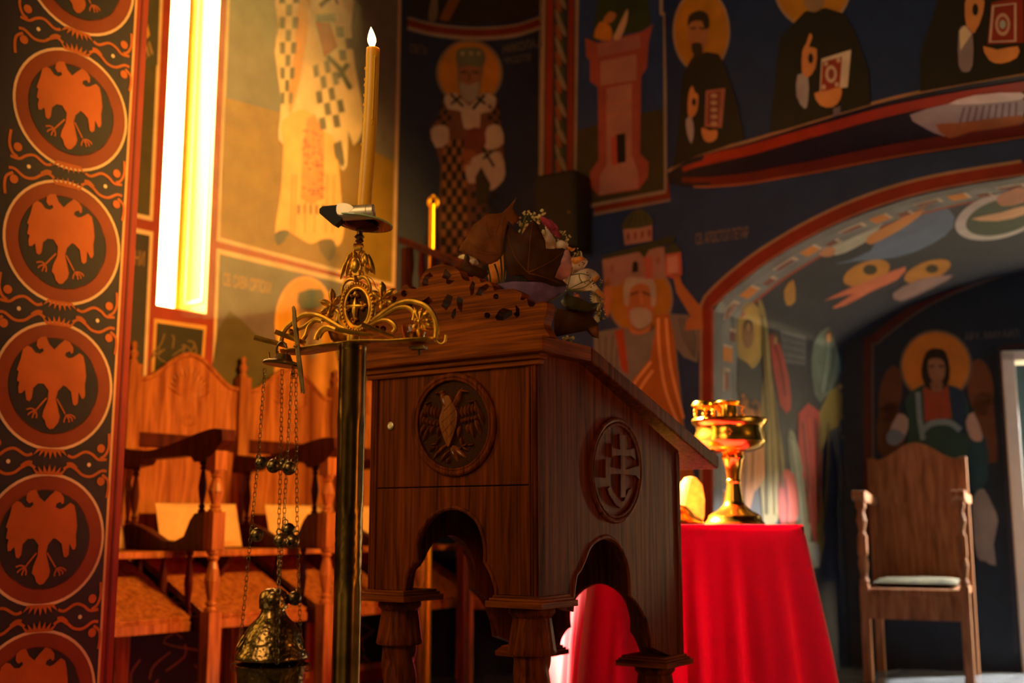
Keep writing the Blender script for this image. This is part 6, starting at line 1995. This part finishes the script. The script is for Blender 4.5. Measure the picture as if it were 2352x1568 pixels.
mx = nt.nodes.new('ShaderNodeMixShader'); mx.inputs[0].default_value = 0.5
nt.links.new(p.outputs[0], mx.inputs[1]); nt.links.new(tr_.outputs[0], mx.inputs[2]); nt.links.new(mx.outputs[0], nt.nodes['Material Output'].inputs['Surface'])
mb = MB(); V = []; F = []; N = 240; M = 30
def sq(t, r):     # rounded square outline of half width r
    c, s = cos(t), sin(t); p_ = 12
    k = (abs(c) ** p_ + abs(s) ** p_) ** (-1 / p_)
    return c * k * r, s * k * r
for i in range(M + 1):
    d = i / M
    for j in range(N):
        t = 2 * pi * j / N
        corner = abs(sin(2 * t)) ** 3
        fold = (0.7 * sin(22 * t + 0.9 * sin(3 * t)) + 0.35 * sin(37 * t + 1.3)) 
        r = HW + 0.004 + 0.045 * d ** 0.9 + (0.020 * fold * min(1, d * 2.0) + 0.05 * corner * d)
        x, y = sq(t, r)
        z = TZ - 0.004 * (d > 0) - (TZ - 0.03) * d
        if i == 0: z = TZ
        V.append(FT(x, y, z))
for i in range(M):
    for j in range(N):
        l = (j + 1) % N; F.append((i * N + j, (i + 1) * N + j, (i + 1) * N + l, i * N + l))
k0 = len(V); V.append(FT(0, 0, TZ))
for j in range(N): F.append((k0, j, (j + 1) % N))
mb.add(V, F)
clo = obj('tablecloth', mb, cl, None, smooth=True, ang=0.9)
tag(clo, 'bright red pleated cloth draped over the table behind the lectern', 'tablecloth')

# ---- gold chalice-shaped vessel with small cups on its rim
YV = 3.66
cb_ = at(1688, 1206, YV); cb_.z = TZ
gv = thing('gold_chalice', 'gleaming gold chalice with little cups on its rim on the red cloth', 'chalice', (cb_.x, cb_.y, TZ))
RZ = lambda y: at(1688, y, YV).z
RP_ = lambda px: px * YV / FPX
mb = MB(); mb.lathe([(0, TZ), (RP_(66), TZ), (RP_(68), TZ + 0.004), (RP_(66), RZ(1200)), (RP_(60), RZ(1192)), (RP_(58), RZ(1184)), (RP_(50), RZ(1178)), (RP_(38), RZ(1172)), (RP_(28), RZ(1162)), (RP_(24), RZ(1158)), (RP_(22), RZ(1150)), (0, RZ(1150))], (cb_.x, cb_.y, 0), 56, cap=False); obj('base', mb, GOLD, gv, smooth=True)
mb = MB(); mb.lathe([(RP_(22), RZ(1152)), (RP_(18), RZ(1130)), (RP_(15), RZ(1110)), (RP_(17), RZ(1107)), (RP_(17), RZ(1103)), (RP_(15), RZ(1100)), (RP_(17), RZ(1080)), (RP_(22), RZ(1056)), (RP_(26), RZ(1052)), (RP_(26), RZ(1046)), (RP_(22), RZ(1042))], (cb_.x, cb_.y, 0), 48, cap=False); obj('stem', mb, GOLD, gv, smooth=True)
cbx = at(1676, 1000, YV)
mb = MB(); mb.lathe([(0, RZ(1042)), (RP_(26), RZ(1042)), (RP_(50), RZ(1038)), (RP_(72), RZ(1028)), (RP_(81), RZ(1014)), (RP_(80), RZ(1000)), (RP_(75), RZ(988)), (RP_(76), RZ(980)), (RP_(84), RZ(972)), (RP_(86), RZ(966)), (RP_(84), RZ(962)), (RP_(78), RZ(968)), (RP_(70), RZ(982)), (RP_(70), RZ(1000)), (RP_(40), RZ(1024)), (0, RZ(1028))], (cbx.x, cbx.y, 0), 64, cap=False); obj('bowl', mb, GOLD, gv, smooth=True)
zr = RZ(964)
for x, dy, r, hpx in ((1618, -0.05, 24, 38), (1672, -0.06, 26, 38), (1640, 0.03, 24, 44)):
    c = at(x, 964, YV + dy); r_ = RP_(r); h = RP_(hpx); rb = RP_(r - 4)
    mb = MB()
    if r == 26:
        mb.lathe([(0, zr), (r_ * .86, zr), (r_ * .9, zr + h * .4), (r_ * .84, zr + h * .75), (r_ * 1.05, zr + h * .95), (r_ * 1.0, zr + h), (r_ * .8, zr + h * .9), (r_ * .78, zr + h * .2), (0, zr + h * .2)], (c.x, c.y, 0), 36, cap=False)
        mb.tube([(c.x + r_ * 0.9, c.y, zr + h * .8), (c.x + r_ * 1.45, c.y, zr + h * .7), (c.x + r_ * 1.2, c.y, zr + h * .45), (c.x + r_ * 1.4, c.y, zr + h * .2), (c.x + r_ * 0.9, c.y, zr + h * .1)], 0.003, 8)
    else:
        mb.lathe([(r_ * .95, zr + h * .62), (r_ * 1.18, zr + h * .72), (r_ * 1.18, zr + h * .82), (r_ * 1.0, zr + h), (r_ * .8, zr + h), (r_ * .8, zr + h * .62)], (c.x, c.y, 0), 32, cap=False)
        for k in range(6):
            t = 2 * pi * k / 6 + 0.3
            q = Vector((c.x + r_ * 0.95 * cos(t), c.y + r_ * 0.95 * sin(t), zr))
            mb.lathe([(0.004, 0), (0.0025, h * .1), (0.005, h * .2), (0.0025, h * .3), (0.0055, h * .42), (0.003, h * .55), (0.005, h * .65)], q, 8)
    obj('small_cup', mb, GOLD, gv, smooth=True)
mb = MB()
for k in range(6):
    t = 2 * pi * k / 6; p = at(1658 + 7 * cos(t), 996 + 6 * sin(t), YV); rr_ = RP_(79)
    q = Vector((p.x - cbx.x, 0, 0)); y_ = -sqrt(max(0, rr_ ** 2 - q.x ** 2))
    mb.ball((p.x, cbx.y + y_, p.z), 0.004, 8, 6)
obj('rosette', mb, GOLD, gv, smooth=True)
# low gold dish half hidden by the lectern
gd_c = at(1550, 1206, YV - 0.02)
mb = MB(); mb.lathe([(0, TZ), (RP_(62), TZ), (RP_(66), RZ(1200)), (RP_(60), RZ(1192)), (RP_(46), RZ(1184)), (RP_(40), RZ(1176)), (RP_(30), RZ(1164)), (RP_(16), RZ(1158)), (0, RZ(1156))], (gd_c.x, gd_c.y, 0), 48, cap=False)
gd_o = obj('gold_dish', mb, GOLD, None, smooth=True); tag(gd_o, 'low gold dish half hidden behind the lectern edge', 'dish')
gl = at(1588, 1204, YV + 0.16)
mb = MB(); mb.lathe([(0, TZ), (RP_(26), TZ), (RP_(31), TZ + 0.03), (RP_(33), TZ + 0.08), (RP_(28), TZ + 0.13), (RP_(14), TZ + 0.155), (0, TZ + 0.16)], (gl.x, gl.y, 0), 36, cap=False)
glo = obj('votive_globe', mb, leaf_mat('pale_orange_glass', (244, 190, 130), 0.5, 0.3), None, smooth=True); tag(glo, 'rounded pale orange votive globe behind the gold chalice', 'globe')

# ================================================================ wooden chair in the niche
ca = Vector((2.04, 5.80, 0))
chr_ = thing('chair', 'high-backed wooden armchair against the end wall of the niche', 'chair', (0, 0, 0))
CL = Fr((0, 0, 0), (1, 0, 0), (0, 0, 1), (0, -1, 0)); CSd = Fr((0, 0, 0), (0, -1, 0), (0, 0, 1), (1, 0, 0))
n = 20
up = [(-0.21 + 0.42 * i / n, 1.09 + 0.09 * (0.5 - 0.5 * cos(2 * pi * i / n))) for i in range(n + 1)]
mb = MB(); mb.prism(CL, [[(-0.21, 0.86), (0.21, 0.86)] + up[::-1]], -0.25, -0.22); obj('crest_board', mb, CHAIRW, chr_, fix=True, bevel=0.004)
mb = MB(); mb.box(CL, (-0.205, 0.205), (0.46, 0.86), (-0.245, -0.225)); obj('backrest', mb, CHAIRW, chr_)
mb = MB(); mb.box(CL, (-0.235, 0.235), (0.41, 0.445), (-0.25, 0.27)); obj('seat', mb, CHAIRW, chr_, bevel=0.006)
mb = MB(); mb.box(CL, (-0.225, 0.225), (0.30, 0.41), (0.24, 0.262)); obj('apron', mb, CHAIRW, chr_)
for x in (-0.228, 0.228):
    mb = MB(); mb.box(CL, (x - 0.02, x + 0.02), (0, 1.10), (-0.26, -0.215)); obj('back_leg', mb, CHAIRW, chr_, bevel=0.003)
    mb = MB(); mb.box(CL, (x * 1.0 - 0.022, x * 1.0 + 0.022), (0, 0.46), (0.235, 0.28))
    mb.lathe([(0.020, 0.46), (0.024, 0.48), (0.015, 0.50), (0.026, 0.56), (0.018, 0.60)], CL(x * 1.0, 0, 0.258), 12)
    mb.box(CL, (x * 1.0 - 0.022, x * 1.0 + 0.022), (0.60, 0.70), (0.235, 0.28))
    mb.lathe([(0.020, 0.70), (0.015, 0.72), (0.026, 0.77), (0.016, 0.81), (0.02, 0.83)], CL(x * 1.0, 0, 0.258), 12)
    mb.box(CL, (x * 1.0 - 0.022, x * 1.0 + 0.022), (0.83, 0.87), (0.235, 0.28)); obj('front_leg', mb, CHAIRW, chr_, bevel=0.003)
    mb = MB(); mb.prism(CSd.off(x * 1.0), [smooth_pts([(-0.25, 0.86), (0.0, 0.855), (0.2, 0.86), (0.31, 0.87), (0.33, 0.90), (0.28, 0.915), (0.0, 0.895), (-0.25, 0.90)], 3)], -0.03, 0.03); obj('armrest', mb, CHAIRW, chr_, fix=True, bevel=0.004)
ang_c = math.atan2(ND2.y, ND2.x)
chr_.location = (ca.x, ca.y, 0); chr_.rotation_euler = (0, 0, -0.43)
mb = MB(); V = []; F = []; n = 14
for sg in (1, -1):
    for i in range(n + 1):
        for j in range(n + 1):
            x, y = i / n, j / n
            e = (max(0, 1 - (2 * x - 1) ** 6) * max(0, 1 - (2 * y - 1) ** 6)) ** 0.5
            V.append(Vector((-0.2 + 0.4 * x, -0.2 + 0.4 * y, 0.022 + (0.02 if sg > 0 else -0.02) * e + (0.003 * sin(9 * x) * sin(7 * y) if sg > 0 else 0))))
for q in range(2):
    for i in range(n):
        for j in range(n):
            a_ = q * (n + 1) ** 2 + i * (n + 1) + j; fc = (a_, a_ + n + 1, a_ + n + 2, a_ + 1); F.append(fc if q == 0 else fc[::-1])
mb.add(V, F)
cu = obj('seat_cushion', mb, plain('patterned_cushion', (70, 64, 34), 0.9, 0, 0.45, 30), None, smooth=True, fix=True)
cu.location = (ca.x, ca.y, 0.447); cu.rotation_euler = (0, 0, -0.43); tag(cu, 'flat olive patterned cushion on the chair in the niche', 'cushion')

# ================================================================ black loudspeaker on the wall, brass rod and wooden rail
u0 = FR_.px(1262, 500); u1 = FR_.px(1378, 500)
spk = thing('loudspeaker', 'black box loudspeaker mounted on the wall behind the flowers', 'loudspeaker', tuple(FR_((u0[0] + u1[0]) / 2, FR_.px(1320, 590)[1], 0)))
zs0 = FR_.px(1320, 592)[1]; zs1 = FR_.px(1320, 420)[1]
mb = MB(); mb.box(FR_, (u0[0] + 0.03, u1[0] - 0.03), (zs0, zs1), (0.035, 0.20)); obj('cabinet', mb, BLACKP, spk, bevel=0.008)
mb = MB(); mb.box(FR_, (u0[0] + 0.04, u1[0] - 0.04), (zs0 + 0.012, zs1 - 0.012), (0.20, 0.206)); obj('grille', mb, plain('speaker_grille', (14, 13, 12), 0.85, 0, 0.3, 300, 0.4), spk)
mb = MB(); mb.box(FR_, ((u0[0] + u1[0]) / 2 - 0.03, (u0[0] + u1[0]) / 2 + 0.03), ((zs0 + zs1) / 2 - 0.05, (zs0 + zs1) / 2 + 0.05), (0.004, 0.035)); obj('wall_bracket', mb, STEEL, spk)
mb = MB(); lp = FR_.px(1308, 488, 0.2); mb.ball(FR_(lp[0], lp[1], 0.207), 0.006, 10, 6); obj('badge', mb, plain('dull_badge', (150, 120, 60), 0.4, 1.0), spk, smooth=True)

YR = 5.0
rd_b = at(985, 1200, YR)
rod = thing('brass_rod', 'upright brass rod with a ring finial behind the lectern crest', 'rod', (rd_b.x, rd_b.y, 0))
zt_ = at(988, 470, YR).z
mb = MB(); mb.tube([(rd_b.x, rd_b.y, 0.0), (rd_b.x, rd_b.y, zt_)], 0.0145, 14); obj('shaft', mb, plain('yellow_brass', (236, 186, 40), 0.35, 1.0, 0.05), rod, smooth=True)
mb = MB(); c = Vector((rd_b.x + 0.003, rd_b.y, zt_ + 0.012)); mb.tube([c + Vector((0.019 * cos(t * pi / 12), 0.004, 0.024 * sin(t * pi / 12))) for t in range(24)], 0.0085, 10, closed=True); mb.ball(c + Vector((0, 0, 0.03)), 0.008, 10, 6); obj('finial', mb, MATS['yellow_brass'], rod, smooth=True)
RAILM = wood('red_brown_rail_wood', (50, 16, 6), (84, 30, 12), 0.6, (30, 30, 3))
# carved rail with lattice in front of the curved wall
ra = at(925, 560, 4.95); rb = at(1075, 622, 4.7)
rl = thing('wooden_screen', 'slanting red-brown wooden rail with carved lattice before the curved wall', 'screen', (ra.x, ra.y, 0))
d_ = Vector((rb.x - ra.x, rb.y - ra.y, 0)); FRl = Fr((ra.x, ra.y, 0), d_, UP)
ln_ = d_.length; z0_, z1_ = ra.z, rb.z
mb = MB(); mb.prism(FRl, [[(0, z0_), (ln_, z1_), (ln_, z1_ + 0.035), (0, z0_ + 0.03)]], -0.03, 0.03); obj('top_rail', mb, RAILM, rl, fix=True, bevel=0.004)
for x in (0.01, ln_ - 0.03):
    mb = MB(); mb.box(FRl, (x, x + 0.035), (0, z0_ - 0.02 + (z1_ - z0_) * x / ln_), (-0.02, 0.02)); obj('post', mb, RAILM, rl, bevel=0.003)
for k in range(5):
    x = 0.05 + k * (ln_ - 0.11) / 4; zt__ = z0_ + (z1_ - z0_) * x / ln_
    mb = MB()
    mb.lathe([(0.012, zt__ - 0.5), (0.016, zt__ - 0.4), (0.009, zt__ - 0.32), (0.02, zt__ - 0.24), (0.01, zt__ - 0.15), (0.018, zt__ - 0.08), (0.012, zt__)], FRl(x, 0, 0), 12); obj('baluster', mb, RAILM, rl, smooth=True)
mb = MB(); mb.box(FRl, (0, ln_), (z1_ - 0.55, z1_ - 0.5), (-0.02, 0.02)); obj('lower_rail', mb, RAILM, rl, bevel=0.003)

# ================================================================ haze box shaped to give the yellow glow beside the slit window
hz = bpy.data.materials.new('window_glow_haze'); hz.use_nodes = True
nt = hz.node_tree
for n_ in list(nt.nodes):
    if n_.type != 'OUTPUT_MATERIAL': nt.nodes.remove(n_)
vs = nt.nodes.new('ShaderNodeVolumeScatter'); vs.inputs['Density'].default_value = 0.018; vs.inputs['Anisotropy'].default_value = 0.35
vs.inputs['Color'].default_value = (1, 0.78, 0.32, 1)
nt.links.new(vs.outputs[0], nt.nodes['Material Output'].inputs['Volume'])
mb = MB(); mb.box(FL, (w_l - 0.02, s_end - 0.25), (1.62, 4.55), (0.05, 0.85))
hzo = obj('window_glow_haze', mb, hz, None, kind='stuff'); tag(hzo, 'thin golden haze in the light beside the slit window', 'haze')
